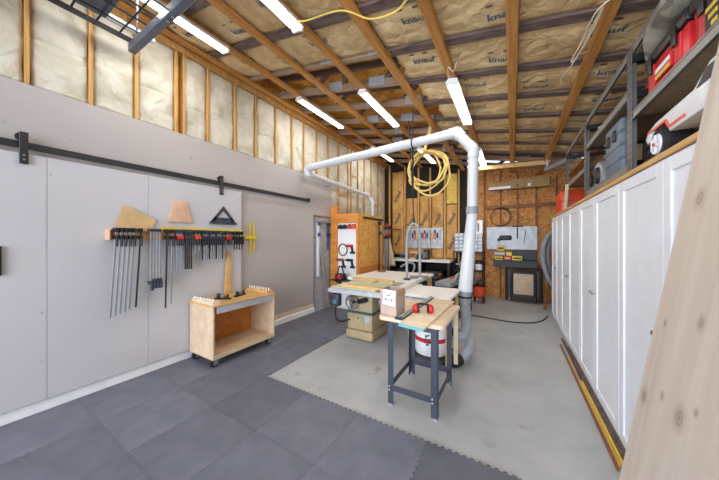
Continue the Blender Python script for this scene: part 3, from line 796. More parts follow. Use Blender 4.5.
MB().lathe([(0, -0.1), (0.085, -0.1), (0.105, 0.12), (0.112, 0.12), (0.112, 0.135), (0.098, 0.135), (0.08, -0.09), (0, -0.09)], (0, 0, 0.0), 24).build('body', 'cream_cloth', t)
MB().lathe([(0, -0.085), (0.078, -0.085), (0.088, 0.02), (0, 0.02)], (0, 0, 0), 20).build('contents', 'tar_paper', t)
t = thing('shelf_papers', 'small pile of cream papers on the shelf above the blue-grey case', 'papers', (0.92, 3.35, 2.669))
for k in range(3): MB().box(-0.13, 0.13, -0.19, 0.19, 0.012*k, 0.012*k+0.008, mat=Matrix.Rotation(0.1*k, 4, 'Z')).build('sheet_stack', 'cream_cloth', t)
t = thing('power_tool_case', 'bright orange-red case on cabinet end beside the back wall', 'case', (0, 0, 0))
MB().box(0.71, 1.05, 5.46, 6.10, 2.022, 2.385, 0.025, 2).build('shell', 'orange_plastic', t)
MB().box(0.705, 1.055, 5.455, 6.105, 2.20, 2.215, 0.003, 1).build('seam_band', 'red_paint', t)
MB().tube([(0.75, 5.6, 2.38), (0.75, 5.62, 2.41), (0.75, 5.92, 2.41), (0.75, 5.94, 2.38)], 0.01, 8).build('handle', 'black_plastic', t)
solo(MB().box(-0.02, 0.02, -0.012, 0.012, 0, 0.42, 0.003, 1), 'wood_offcut', 'birch', 'pale wood offcut leaning against the orange-red case', 'offcut', (0.74, 5.26, 2.036), rot=(0.42, 0.0, 0))
t = thing('grey_pipe', 'thick grey pipe end sticking out under the ceiling at far right', 'pipe', (0, 0, 0))
MB().cyl((0.62, 6.55, 3.02), (0.93, 5.62, 2.97), 0.05, 16).build('pipe', 'pvc_grey', t)
MB().box(0.60, 0.64, 6.47, 6.50, 3.05, ZC(0.61)+0.02).build('hanger_strap', 'galvanised', t)
solo(MB().box(-0.72, 0.72, -0.019, 0.019, -0.045, 0.045, 0.003, 1), 'ceiling_brace', 'tan_wood', 'slanted pale lumber brace under the ceiling near the back wall', 'beam', (-0.02, 6.75, 3.24), rot=(0, 0.085, -0.18))
# loose strips on the floor along the cabinets
sl = [(0.612, 2.36, 4.75, 'dark_wood', 'outermost thin brown wood strip on the floor along the cabinets'), (0.630, 2.40, 4.30, 'tan_wood', 'pale wood strip on the floor, second from outside along cabinets'),
      (0.648, 2.43, 3.60, 'yellow_plastic', 'yellow strip on the floor, third from outside along cabinets'), (0.666, 2.48, 5.0, 'rafter_wood', 'long grey-brown floor strip next to the one by cabinet doors'), (0.684, 2.40, 4.6, 'rafter_wood', 'grey-brown floor strip tight against the cabinet doors')]
for i, (x, y0, y1, mt, lb) in enumerate(sl):
    solo(MB().box(x-0.008, x+0.008, y0, y1, 0.001, 0.018+0.008*i, 0.002, 1), 'wood_strip', mt, lb, 'strip', group='strips along the cabinets')

# ------------------------------------------------------------------ clamp rack on the sliding door
FX = DX+0.023          # door face
t = thing('clamp_rack', 'long wooden clamp rack screwed to the sliding door', 'rack', (0, 0, 0))
MB().box(FX, FX+0.02, 0.93, 2.44, 1.55, 1.665, 0.002, 1).build('back_board', 'tan_wood', t)
MB().box(FX+0.02, FX+0.045, 0.93, 2.44, 1.645, 1.665, 0.002, 1).build('ledge', 'tan_wood', t)
MB().box(FX+0.0, FX+0.12, 0.918, 0.93, 1.55, 1.665, 0.002, 1).build('end_block', 'pink_board', t)
t = thing('spirit_level', 'long yellow spirit level lying on the clamp rack', 'level', (0, 0, 0))
MB().box(FX+0.012, FX+0.036, 1.40, 2.45, 1.667, 1.705, 0.003, 1).build('beam', 'yellow_plastic', t)
for y in (1.6, 1.93, 2.28): MB().box(FX+0.010, FX+0.039, y-0.03, y+0.03, 1.675, 1.695, 0.002, 1).build('vial', 'sled_green', t)
def clamp(y, L, label, barm, jawm, group, tilt=0.0, flip=False, size=1.0, depth=0.10):
    t = thing('bar_clamp', label, 'clamp', (FX+0.128, y, 1.678), group=group, rot=(tilt, 0, 0))
    s = size
    MB().box(-0.004, 0.004, -0.008*s, 0.008*s, -L, 0.0, 0.001, 1).build('bar', barm, t)
    fj = 'navy' if jawm in ('red_paint', 'orange_plastic') else jawm
    if not flip:
        MB().prism([(-depth*0.8, -0.002), (0.02, -0.002), (0.02, -0.045*s), (-0.01, -0.05*s), (-depth*0.8, -0.022)], 'xz', -0.011*s, 0.011*s, 0.002).build('fixed_jaw', fj, t)
        MB().prism([(-depth*0.8, -0.062*s-0.02), (0.03, -0.062*s-0.015), (0.035, -0.062*s-0.055), (-0.012, -0.062*s-0.06), (-depth*0.8, -0.062*s-0.04)], 'xz', -0.012*s, 0.012*s, 0.002).build('sliding_jaw', jawm, t)
        MB().cyl((0.028, 0, -0.11*s-0.01), (0.028, 0, -0.11*s-0.085*s), 0.012*s, 10).build('handle', 'black_plastic', t)
    else:
        MB().prism([(-depth*0.8, -0.002), (0.015, -0.002), (0.015, -0.035), (-depth*0.8, -0.02)], 'xz', -0.011, 0.011, 0.002).build('fixed_jaw', jawm, t)
        MB().prism([(-depth*0.7, -L+0.09), (0.03, -L+0.10), (0.035, -L+0.045), (-depth*0.7, -L+0.06)], 'xz', -0.012, 0.012, 0.002).build('sliding_jaw', jawm, t)
        MB().box(0.0, 0.04, -0.012, 0.012, -L-0.01, -L+0.055, 0.004, 1).build('handle', 'navy', t)
cl = []
for i, y in enumerate([0.975, 1.012, 1.048, 1.085, 1.12, 1.175]):
    clamp(y, 0.91-0.012*i, '%s of the long bar clamps counted from left end of rack' % ORD[i], 'steel_grey' if i < 5 else 'black_steel', 'black_steel', 'long clamps at the left end of the rack', -0.055)
for i, y in enumerate([1.265, 1.293, 1.32, 1.348]):
    clamp(y, 0.66+0.02*(i == 0), '%s from left of four clamps with dark grips hanging at their lower ends' % ORD[i], 'steel_grey', 'navy', 'clamps with low grips', 0, True)
for i, (y, L) in enumerate([(1.42, 0.92), (1.475, 0.88)]):
    clamp(y, L, ['long thin clamp alone right of the low-grip clamps, left of two', 'long thin clamp beside the orange jaws, right of two'][i], 'black_steel' if i == 0 else 'steel_grey', 'black_steel', 'two long thin clamps', -0.02)
for i, y in enumerate([1.525, 1.548, 1.572]):
    clamp(y, 0.50, '%s of three clamps with red jaws below the yellow level' % ORD[i], 'steel_grey', 'red_paint', 'red-jawed medium clamps')
for i, y in enumerate([1.612, 1.634, 1.657, 1.682]):
    clamp(y, 0.49, '%s from left of four dark medium clamps under the wooden trapezoid' % ORD[i], 'black_steel', 'navy', 'dark medium clamps')
for i, y in enumerate([1.735, 1.775]):
    clamp(y, 0.30, ['short clamp with orange jaws mid rack, left of two', 'short clamp with orange jaws mid rack, right of two'][i], 'steel_grey', 'orange_plastic', 'short orange-jawed clamps')
for i, y in enumerate([1.815, 1.845, 1.875, 1.905, 1.935, 1.965, 1.995, 2.025, 2.055, 2.085]):
    clamp(y, 0.385, '%s from left in the even row of short blue-black clamps' % ORD[i], 'steel_grey' if i % 3 else 'black_steel', 'navy', 'even row of short clamps')
for i, y in enumerate([2.15, 2.185]):
    clamp(y, 0.25, ['tiny clamp with red jaws above the upright plank, left of two', 'tiny clamp with red jaws above upright plank, right of two'][i], 'steel_grey', 'red_paint', 'tiny red clamps')
for i, y in enumerate([2.26, 2.30, 2.34, 2.385]):
    clamp(y, 0.27, '%s from left of the last four short clamps at right rack end' % ORD[i], 'black_steel', 'black_steel', 'last short clamps')
# things on the rack
solo(MB().prism([(-0.15, 0), (0.17, 0), (0.215, 0.115), (-0.04, 0.25), (-0.085, 0.245)], 'yz', -0.003, 0.003), 'template_board', 'tan_board', 'tan board template with slanted top leaning on clamp rack at left', 'template', (FX+0.02, 1.14, 1.668), rot=(0, -0.04, 0))
solo(MB().prism([(-0.155, 0), (0.135, 0), (0.06, 0.27), (-0.09, 0.27)], 'yz', -0.009, 0.009, 0.003), 'wood_trapezoid', 'pink_board', 'plywood trapezoid hanging above the clamp rack', 'template', (FX+0.012, 1.62, 1.77))
t = thing('framing_square', 'dark grey triangular square resting above the right half of the rack', 'square', (FX+0.012, 2.17, 1.80))
def tri(s, c=(0, 0.0)): return [(c[0]-0.19*s, c[1]), (c[0]+0.19*s, c[1]), (c[0], c[1]+0.235*s)]
m = MB()
for a, b in (((-0.19, 0), (0.19, 0)), ((0.19, 0), (0, 0.235)), ((0, 0.235), (-0.19, 0))):
    A, B = Vector((a[0], a[1])), Vector((b[0], b[1])); n = Vector((-(B-A).y, (B-A).x)).normalized()*0.035
    m.prism([tuple(A), tuple(B), tuple(B*0.86+A*0.14+n), tuple(A*0.86+B*0.14+n)], 'yz', -0.006, 0.006)
m.box(-0.006, 0.006, -0.14, 0.14, 0.03, 0.07)
m.build('blade', 'stand_steel', t)
MB().box(-0.012, 0.02, -0.2, 0.2, -0.022, 0.004, 0.003, 1).build('fence', 'stand_steel', t)
t = thing('yellow_guide', 'yellow plastic T-shaped guide hanging on the wall right of the door', 'guide', (WL+0.002, 2.68, 1.58))
MB().box(0, 0.02, -0.035, -0.005, -0.25, 0.22, 0.004, 1).build('blade', 'yellow_plastic', t)
MB().box(0, 0.02, 0.035, 0.06, -0.22, 0.28, 0.004, 1).build('blade', 'yellow_plastic', t)
MB().box(0.002, 0.03, -0.12, 0.09, -0.02, 0.035, 0.004, 1).build('head', 'yellow_plastic', t)

# ------------------------------------------------------------------ rolling plywood cart
CX0, CX1, CY0, CY1, CB, CT = -3.565, -3.04, 1.715, 2.63, 0.115, 0.745
t = thing('rolling_cart', 'open plywood cart on black casters against the left wall', 'cart', (0, 0, 0))
MB().box(CX0, CX1, CY0, CY0+0.02, CB, CT, 0.002, 1).build('side_panel', 'plywood', t)
MB().box(CX0, CX1, CY1-0.02, CY1, CB, CT, 0.002, 1).build('side_panel', 'plywood', t)
MB().box(CX0, CX0+0.015, CY0+0.02, CY1-0.02, CB, CT).build('back_panel', 'orange_wood', t)
MB().box(CX0+0.015, CX1-0.002, CY0+0.02, CY1-0.02, CB, CB+0.05).build('bottom_shelf', 'plywood', t)
MB().box(CX0-0.01, CX1+0.012, CY0-0.01, CY1+0.01, CT, CT+0.02, 0.003, 1).build('top', 'tan_wood', t)
MB().box(CX1-0.012, CX1+0.003, CY0+0.05, CY1-0.03, CT-0.085, CT-0.004, 0.002, 1).build('front_strip', 'galvanised', t)
for x in (CX0+0.06, CX1-0.06):
    for y in (CY0+0.06, CY1-0.06):
        c = MB().box(x-0.03, x+0.03, y-0.03, y+0.03, CB-0.008, CB).build('caster', 'steel_grey', t)
        MB().box(x-0.028, x-0.024, y-0.03, y+0.025, 0.04, CB-0.008).build('fork', 'steel_grey', c); MB().box(x+0.024, x+0.028, y-0.03, y+0.025, 0.04, CB-0.008).build('fork', 'steel_grey', c)
        MB().lathe([(0.012, -0.02), (0.05, -0.02), (0.055, -0.012), (0.055, 0.012), (0.05, 0.02), (0.012, 0.02)], (0, 0, 0), 20, Matrix.Translation((x, y-0.01, 0.0685)) @ Matrix.Rotation(PI/2, 4, 'Y')).build('wheel', 'black_rubber', c)
TZ = CT+0.0205
def rackblock(y0, y1, x0, x1, z, label, n, pegs):
    t = thing('bit_block', label, 'block', (0, 0, TZ))
    MB().box(x0, x1, y0, y1, 0, z, 0.003, 1).build('block', 'tan_wood' if pegs else 'birch', t)
    for i in range(n):
        y = y0+(y1-y0)*0.5; x = x0+(x1-x0)*(i+0.5)/n
        if pegs: MB().cyl((x, y, z), (x, y, z+0.035), 0.008, 8).build('peg', 'white_plastic', t)
        else: MB().blob((x, y-0.02, z+0.008), (0.016, 0.016, 0.012), 2).build('knob', 'white_plastic', t)
rackblock(CY0+0.0, CY0+0.09, CX0+0.04, CX1-0.0, 0.045, 'pale wood block with white knobs on the near end of the cart', 7, False)
rackblock(CY1-0.12, CY1-0.02, CX0+0.02, CX1-0.02, 0.045, 'wood block with a row of white pegs on the cart far end', 9, True)
def plane_tool(x, y, rz, label):
    t = thing('hand_plane', label, 'hand tool', (x, y, TZ), rz)
    MB().prism([(-0.11, -0.03), (0.08, -0.03), (0.12, 0), (0.08, 0.03), (-0.11, 0.03)], 'xy', 0, 0.02, 0.003).build('sole', 'black_steel', t)
    MB().prism([(-0.09, 0.02), (-0.04, 0.02), (-0.05, 0.07), (-0.085, 0.075)], 'xz', -0.013, 0.013, 0.004).build('grip', 'black_plastic', t)
    MB().lathe([(0.01, 0), (0.02, 0.02), (0.012, 0.04), (0, 0.045)], (0.06, 0, 0.02), 12).build('knob', 'black_plastic', t)
    MB().box(-0.03, 0.02, -0.02, 0.02, 0.02, 0.05, 0.004, 1).build('cutter', 'steel_grey', t)
plane_tool(-3.30, 2.00, 0.4, 'black hand tool on the cart top, left of two')
plane_tool(-3.30, 2.25, 1.9, 'black hand tool on the cart top, right of two')
solo(MB().prism([(-0.05, 0), (0.05, 0), (0.035, 0.60), (-0.025, 0.60)], 'yz', -0.01, 0.01, 0.003), 'wood_plank', 'tan_wood', 'upright tapered orange wood plank standing on the cart against the door', 'plank', (FX+0.055, 2.20, TZ+0.002), rot=(-0.06, -0.05, 0))

# ------------------------------------------------------------------ niche contents
def pipe_clamp(x, y, z0, L, label, mat, jaw, rot=(0, 0, 0), bw=0.02):
    t = thing('pipe_clamp', label, 'clamp', (x, y, z0), rot=rot, group='tall clamps')
    MB().box(-0.012, 0.012, -bw, bw, 0, L, 0.004, 1).build('bar', mat, t)
    MB().box(-0.02, 0.06, -0.03, 0.03, L-0.10, L-0.02, 0.005, 1).build('fixed_jaw', jaw, t)
    MB().box(-0.02, 0.06, -0.028, 0.028, L-0.34, L-0.26, 0.005, 1).build('sliding_jaw', jaw, t)
pipe_clamp(WL-0.0, 4.36, 0.75, 1.22, 'long aluminium clamp hanging at the left side of wall niche', 'white_trim', 'blue_plastic', bw=0.04)
pipe_clamp(WL-0.0, 4.71, 1.32, 0.64, 'short clamp with blue jaws hanging at the right side of niche', 'blue_plastic', 'navy')
solo(MB().box(WL, WL+0.02, 4.28, 4.75, 1.93, 1.965, 0.003, 1), 'hanging_rail', 'steel_grey', 'short grey rail across the top of wall niche', 'rail')
solo(MB().box(-0.015, 0.015, -0.03, 0.03, 0, 1.38, 0.004, 1), 'aluminium_rail', 'pvc_grey', 'bare aluminium rail leaning slanted in the wall niche', 'rail', (WL+0.06, 4.70, 0.013), rot=(0.2, -0.02, 0))

# ------------------------------------------------------------------ strand board tool closet
QX0, QX1, QY0, QY1 = -3.64, -2.89, 4.80, 6.0
t = thing('tool_closet', 'orange strand board tool closet standing against the left wall', 'closet', (0, 0, 0))
MB().box(QX0, -3.45, QY0-0.02, QY0+0.09, 0, 2.33, 0.003, 1).build('left_post', 'orange_wood', t)
MB().box(-3.449, QX1, QY0-0.02, QY0+0.02, 1.935, 2.14, 0.003, 1).build('header', 'orange_wood', t)
MB().box(QX1-0.018, QX1, QY0+0.021, QY1, 0, 2.14).build('side_panel', 'osb_closet', t)
MB().box(QX1-0.05, QX1+0.004, QY0-0.02, QY0+0.02, 0, 1.934, 0.003, 1).build('right_post', 'orange_wood', t)
MB().box(-3.449, QX1-0.051, QY0+0.02, QY0+0.032, 0, 1.934).build('pegboard', 'white_plastic', t)
MB().box(QX0+0.0, QX1-0.02, QY1-0.018, QY1, 0, 2.12).build('back_panel', 'osb_closet', t)
MB().box(-3.44, QX1-0.02, QY0+0.03, QY1-0.02, 2.10, 2.135).build('roof', 'osb_closet', t)
MB().box(QX1, QX1+0.02, QY0+0.02, QY1, 0.40, 0.95, 0.003, 1).build('lower_board', 'orange_wood', t)
PBY = QY0+0.018
def drill(x, z, label, mat, s=1):
    t = thing('cordless_drill', label, 'drill', (x, PBY-0.03, z), group='drills on the white pegboard')
    MB().cyl((-0.09*s, 0, 0), (0.05*s, 0, 0), 0.032, 14, 0.028).build('body', mat, t)
    MB().cyl((-0.15*s, 0, 0), (-0.09*s, 0, 0), 0.014, 10, 0.024).build('chuck', 'black_steel', t)
    MB().prism([(0.0, -0.02), (0.045*s, -0.02), (0.07*s, -0.13), (0.025*s, -0.13)], 'xz', -0.018, 0.018, 0.004).build('grip', 'black_plastic', t)
    MB().box(min(-0.005*s, 0.10*s), max(-0.005*s, 0.10*s), -0.03, 0.03, -0.175, -0.13, 0.006, 1).build('battery', 'black_plastic', t)
drill(-3.08, 1.42, 'red and black cordless drill, upper one on the white pegboard', 'red_paint')
drill(-3.08, 1.10, 'dark cordless drill, lower right on the white pegboard', 'black_plastic')
drill(-3.32, 1.10, 'dark cordless drill, lower left on the white pegboard', 'dark_wood')
m = MB(); m.tube([(-3.30+0.115*math.cos(a*PI/12), PBY-0.02, 1.33+0.13*math.sin(a*PI/12)) for a in range(24)], 0.014, 8, True)
solo(m, 'hose_loop', 'dark_wood', 'brown ring hanging left of the red drill on pegboard', 'loop')
for i, (x, mt, nm) in enumerate([(-3.36, 'black_plastic', 'black'), (-3.24, 'black_plastic', 'second black'), (-3.11, 'red_paint', 'red'), (-3.0, 'orange_plastic', 'orange')]):
    t = thing('tool_battery', '%s battery in the row at the pegboard top' % nm, 'battery', (x, PBY-0.035, 1.80), group='batteries along the pegboard top')
    MB().box(-0.045, 0.045, -0.035, 0.033, 0, 0.075, 0.008, 2).build('pack', mt, t); MB().box(-0.03, 0.03, -0.02, 0.033, 0.075, 0.098, 0.004, 1).build('terminal', 'black_plastic', t)
t = thing('wall_shelf', 'small dark shelf fixed below the pegboard, under the red tool', 'shelf', (-3.18, 4.60, 0))
MB().box(-0.20, 0.20, -0.19, 0.178, 0.68, 0.70, 0.004, 1).build('board', 'black_plastic', t)
for x in (-0.15, 0.15): MB().prism([(0.178, 0.52), (0.178, 0.679), (-0.12, 0.679)], 'yz', x-0.01, x+0.01).build('bracket', 'black_steel', t)
t = thing('jobsite_radio', 'small red and black tool with carry handle below the pegboard', 'tool', (-3.16, 4.52, 0.702))
MB().box(-0.11, 0.11, -0.07, 0.07, 0, 0.13, 0.02, 2).build('body', 'black_plastic', t)
MB().prism([(-0.06, 0.02), (0.06, 0.02), (0.03, 0.12), (-0.03, 0.12)], 'xz', -0.078, -0.068, 0.003).build('front_plate', 'red_plastic', t)
MB().tube([(-0.08, 0, 0.12), (-0.05, 0, 0.26), (0.02, 0, 0.27), (0.08, 0, 0.12)], 0.016, 8, smooth=5).build('handle', 'black_plastic', t)
t = thing('wall_clamp_rail', 'dark rail with hanging clamps along the closet side', 'rail', (QX1, 0, 2.06))
MB().box(0, 0.03, 5.0, 6.0, -0.02, 0.02, 0.003, 1).build('rail', 'black_steel', t)
for y in (5.1, 5.5, 5.8): MB().box(0.03, 0.08, y-0.015, y+0.015, -0.01, 0.01).build('hook', 'black_steel', t)
for i, (y, L, mt) in enumerate([(6.08, 1.92, 'steel_grey'), (6.17, 1.98, 'pvc_grey'), (6.28, 1.95, 'dark_wood'), (5.72, 1.3, 'black_steel')]):
    pipe_clamp(QX1+0.05, y, 0.002 if i < 3 else 0.72, L, ['tall bar clamp standing nearest the closet corner', 'tall bar clamp with red head at the closet corner', 'tall brown bar clamp farthest from the closet corner', 'dark clamp hanging on the strand board closet side'][i], mt, 'red_paint' if i == 1 else 'black_steel')

# ------------------------------------------------------------------ table saw with right wing
t = thing('table_saw', 'beige cabinet table saw with white top in the middle of the shop', 'table saw', (0, 0, 0))
SB = MB().box(-2.27, -1.79, 3.38, 3.95, 0.012, 0.15, 0.03, 3).build('plinth', 'saw_beige', t)
cb = MB().box(-2.255, -1.805, 3.395, 3.935, 0.151, 0.41, 0.028, 3).build('cabinet', 'saw_beige', t)
MB().box(-2.20, -1.95, 3.386, 3.396, 0.17, 0.37, 0.004, 1).build('access_door', 'saw_beige', cb)
MB().cyl((-2.04, 3.378, 0.345), (-2.04, 3.387, 0.345), 0.012, 12).build('lock', 'black_steel', cb)
MB().box(-1.93, -1.85, 3.391, 3.396, 0.29, 0.39).build('label_plate', 'galvanised', cb)
up = MB().box(-2.24, -1.82, 3.43, 3.90, 0.41, 0.82, 0.02, 2).build('upper_cabinet', 'saw_beige', t)
m = MB().box(-2.262, -1.80, 3.388, 3.94, 0.408, 0.435, 0.006, 1); m.build('trim_band', 'saw_teal', t)
def handwheel(mat4, parent):
    m = MB(); m.tube([(0.10*math.cos(a*PI/14), 0.10*math.sin(a*PI/14), 0) for a in range(28)], 0.013, 10, True)
    for k in range(3):
        a = 2*PI*k/3+0.4; m.cyl((0, 0, 0), (0.10*math.cos(a), 0.10*math.sin(a), 0), 0.013, 8)
    m.cyl((0, 0, -0.06), (0, 0, 0.02), 0.026, 12)
    m.xf(mat4); hw = m.build('handwheel', 'steel_grey', parent)
    q = MB().cyl((0.08, 0.03, 0.0), (0.08, 0.03, 0.075), 0.014, 10); q.xf(mat4); q.build('crank_knob', 'black_plastic', hw)
handwheel(Matrix.Translation((-2.15, 3.36, 0.575)) @ Matrix.Rotation(PI/2, 4, 'X'), t)
handwheel(Matrix.Translation((-1.765, 3.66, 0.575)) @ Matrix.Rotation(PI/2, 4, 'Y'), t)
m = MB(); m.tube([(-2.08, 3.40, 0.59), (-1.98, 3.36, 0.615), (-1.88, 3.36, 0.65)], 0.034, 12); m.build('motor_boot', 'black_plastic', t)
MB().box(-2.30, -1.36, 3.0, 3.92, 0.82, 0.862, 0.004, 1).build('table_top', 'cast_iron', t)
MB().box(-1.355, -1.20, 3.0, 3.92, 0.822, 0.862, 0.004, 1).build('table_wing', 'white_laminate', t)
MB().box(-1.195, -0.62, 3.12, 3.82, 0.826, 0.862, 0.006, 1).build('extension_table', 'white_laminate', t)
MB().box(-2.31, -0.70, 2.97, 2.998, 0.795, 0.848, 0.004, 1).build('front_rail', 'galvanised', t)
MB().box(-2.36, -1.20, 3.925, 3.955, 0.79, 0.85, 0.004, 1).build('rear_rail', 'galvanised', t)
MB().box(-1.325, -1.265, 2.99, 4.2, 0.866, 0.925, 0.004, 1).build('rip_fence', 'white_laminate', t)
MB().box(-1.37, -1.22, 2.93, 2.99, 0.84, 0.91, 0.006, 1).build('fence_head', 'black_steel', t)
for (x, y) in ((-0.66, 3.78), (-0.66, 3.16)): MB().box(x-0.02, x+0.02, y-0.02, y+0.02, 0.0, 0.826).build('leg', 'tan_wood', t)
sw = MB().box(-2.26, -2.12, 2.97, 3.06, 0.60, 0.775, 0.01, 2).build('switch_box', 'navy', t)
MB().box(-2.22, -2.15, 2.962, 2.971, 0.635, 0.70, 0.003, 1).build('switch_plate', 'ink_blue', sw)
MB().tube([(-2.20, 3.02, 0.60), (-2.22, 3.04, 0.45), (-2.22, 3.15, 0.33), (-2.2, 3.39, 0.30)], 0.012, 8, smooth=6).build('power_cord', 'black_rubber', t)
MB().prism([(3.45, 0.863), (3.75, 0.863), (3.6, 0.92)], 'yz', -1.842, -1.838).build('saw_blade', 'chrome', t)
# sled on the table
t = thing('crosscut_sled', 'pale green sled with two tan fences lying on the saw table', 'sled', (0, 0, 0.863))
MB().box(-2.28, -1.56, 3.02, 3.86, 0.0, 0.012, 0.002, 1).build('base', 'sled_green', t)
MB().box(-2.14, -1.50, 3.06, 3.12, 0.012, 0.045, 0.003, 1).build('fence', 'tan_wood', t)
MB().box(-2.36, -1.60, 3.72, 3.79, 0.012, 0.045, 0.003, 1).build('fence', 'tan_wood', t)
t = thing('outfeed_table', 'large white outfeed table behind the saw', 'table', (0, 0, 0))
MB().box(-2.62, -1.36, 3.97, 5.25, 0.82, 0.862, 0.004, 1).build('top', 'white_laminate', t)
for x in (-2.55, -1.43):
    for y in (4.05, 5.17): MB().box(x-0.035, x+0.035, y-0.035, y+0.035, 0, 0.82).build('leg', 'tan_wood', t)
for y in (4.05, 5.17): MB().box(-2.515, -1.465, y-0.012, y+0.012, 0.72, 0.82).build('apron', 'tan_wood', t)
solo(MB().box(-0.09, 0.09, -0.05, 0.05, 0, 0.03, 0.006, 1), 'wood_block', 'dark_wood', 'small brown block at the back of the white outfeed table', 'block', (-2.42, 5.0, 0.863), 0.2)
# inverted U of grey pipe over the outfeed table
t = thing('overarm_tube', 'grey inverted-U tube standing on the table hung from a black line', 'tube', (-1.45, 4.26, 0.863))
MB().tube([(-0.105, -0.05, 0.0), (-0.11, -0.05, 0.5), (-0.10, -0.04, 0.78), (-0.05, -0.02, 0.93), (0, 0, 0.965), (0.05, 0.02, 0.93), (0.085, 0.04, 0.78), (0.09, 0.05, 0.5), (0.09, 0.05, 0.0)], 0.022, 14, smooth=6).build('tube', 'hose_grey', t)
for x, y in ((-0.105, -0.05), (0.09, 0.05)):
    MB().box(x-0.05, x+0.05, y-0.04, y+0.04, 0.0, 0.03, 0.004, 1).build('foot', 'black_steel', t)
MB().box(-0.02, 0.02, -0.015, 0.015, 0.93, 1.06, 0.003, 1).build('hook', 'black_steel', t)
MB().cyl((0, 0, 1.05), (-0.09, 0.0, ZC(-1.5)-0.863), 0.010, 8).build('hanging_line', 'black_rubber', t)
solo(MB().box(-0.16, 0.16, -0.03, 0.03, 0, 0.05, 0.004, 1), 'blade_guard', 'steel_grey', 'grey metal tool lying at the foot of the U tube', 'tool', (-1.42, 4.46, 0.863), 0.5)

# ------------------------------------------------------------------ work stand in front
t = thing('work_stand', 'small stand with round-cornered plywood top and dark steel legs', 'work stand', (0, 0, 0))
def rrect(x0, x1, y0, y1, r, n=6):
    p = []
    for cx, cy, a0 in ((x1-r, y1-r, 0), (x0+r, y1-r, PI/2), (x0+r, y0+r, PI), (x1-r, y0+r, 1.5*PI)):
        for k in range(n+1): p.append((cx+r*math.cos(a0+PI/2*k/n), cy+r*math.sin(a0+PI/2*k/n)))
    return p
MB().prism(rrect(-1.075, -0.475, 2.13, 2.93, 0.055), 'xy', 0.812, 0.845, 0.003).build('top', 'birch', t)
LEGS = [(-0.975, 2.235), (-0.575, 2.235), (-0.975, 2.80), (-0.575, 2.80)]
for (x, y) in LEGS:
    sx = 1 if x < -0.8 else -1; sy = 1 if y < 2.5 else -1
    m = MB()
    m.box(x-0.026, x+0.026, y-0.026*sy-0.003, y-0.026*sy+0.003, 0.022, 0.811, 0.001, 1); m.box(x-0.026*sx-0.003, x-0.026*sx+0.003, y-0.026, y+0.026, 0.022, 0.811, 0.001, 1)
    l = m.build('leg', 'stand_steel', t)
    m = MB(); m.cyl((x-0.01*sx, y-0.01*sy, 0.0), (x-0.01*sx, y-0.01*sy, 0.010), 0.02, 14); m.cyl((x-0.01*sx, y-0.01*sy, 0.01), (x-0.01*sx, y-0.01*sy, 0.05), 0.008, 8)
    m.build('leveling_foot', 'galvanised', l)
    m = MB()
    for z in (0.15, 0.185): m.cyl((x-0.012, y-0.031*sy, z), (x-0.012, y-0.036*sy, z), 0.008, 8)
    m.build('bolt', 'galvanised', l)
for y in (2.235-0.02, 2.80+0.02): MB().box(-0.95, -0.60, y-0.003, y+0.003, 0.14, 0.195, 0.001, 1).build('stretcher', 'stand_steel', t)
for x in (-0.975-0.02, -0.575+0.02): MB().box(x-0.003, x+0.003, 2.262, 2.773, 0.14, 0.195, 0.001, 1).build('stretcher', 'stand_steel', t)
for y in (2.235-0.02, 2.80+0.02): MB().box(-0.95, -0.60, y-0.003, y+0.003, 0.745, 0.81, 0.001, 1).build('apron', 'stand_steel', t)
for x in (-0.975-0.02, -0.575+0.02): MB().box(x-0.003, x+0.003, 2.262, 2.773, 0.745, 0.81, 0.001, 1).build('apron', 'stand_steel', t)
t = thing('plywood_board', 'long pale board lying on the stand with cyan front edge', 'board', (0, 0, 0.8465))
m = MB(); m.prism([(-0.80, 1.98), (-0.585, 1.945), (-0.555, 3.02), (-0.80, 3.03)], 'xy', 0, 0.018, 0.002); m.build('panel', 'birch', t)
m = MB(); m.prism([(-0.802, 1.972), (-0.586, 1.937), (-0.586, 1.9435), (-0.802, 1.978)], 'xy', -0.004, 0.018); m.build('edge_band', 'cyan_tape', t)
t = thing('guide_rail', 'aluminium guide rail with black strip lying on the long board', 'rail', (-0.87, 2.16, 0.866), 0.0)
m = MB().box(-0.05, 0.0, 0, 0.98, 0, 0.012, 0.002, 1); m.box(-0.035, -0.015, 0, 0.98, 0.012, 0.022, 0.002, 1); m.build('extrusion', 'galvanised', t)
MB().box(0.001, 0.007, 0, 0.98, 0, 0.006).build('rubber_strip', 'black_rubber', t)
MB().box(-0.055, 0.005, -0.012, 0.012, 0.0, 0.025, 0.004, 1).build('end_clamp', 'navy', t)
t.location = (-0.815, 2.06, 0.8655); t.rotation_euler = (0, 0, -0.02)
# ear muffs
t = thing('ear_muffs', 'red and black ear muffs lying on the board', 'ear muffs', (-0.72, 2.38, 0.866), 0.35)
t.scale = (0.82, 0.82, 0.9)
MB().tube([(-0.10, 0, 0.035), (-0.105, 0.06, 0.045), (-0.06, 0.125, 0.055), (0, 0.15, 0.058), (0.06, 0.125, 0.055), (0.105, 0.06, 0.045), (0.10, 0, 0.035)], 0.013, 8, smooth=5).build('headband', 'black_plastic', t)
for s in (-1, 1):
    c = MB().blob((s*0.085, -0.005, 0.04), (0.034, 0.043, 0.05), 3).build('ear_cup', 'red_plastic', t)
    MB().lathe([(0.02, 0), (0.04, 0), (0.043, 0.01), (0.036, 0.02), (0.018, 0.02)], (0, 0, 0), 18, Matrix.Translation((s*0.062, -0.005, 0.04)) @ Matrix.Rotation(-s*PI/2, 4, 'Y')).build('cushion', 'black_plastic', c)
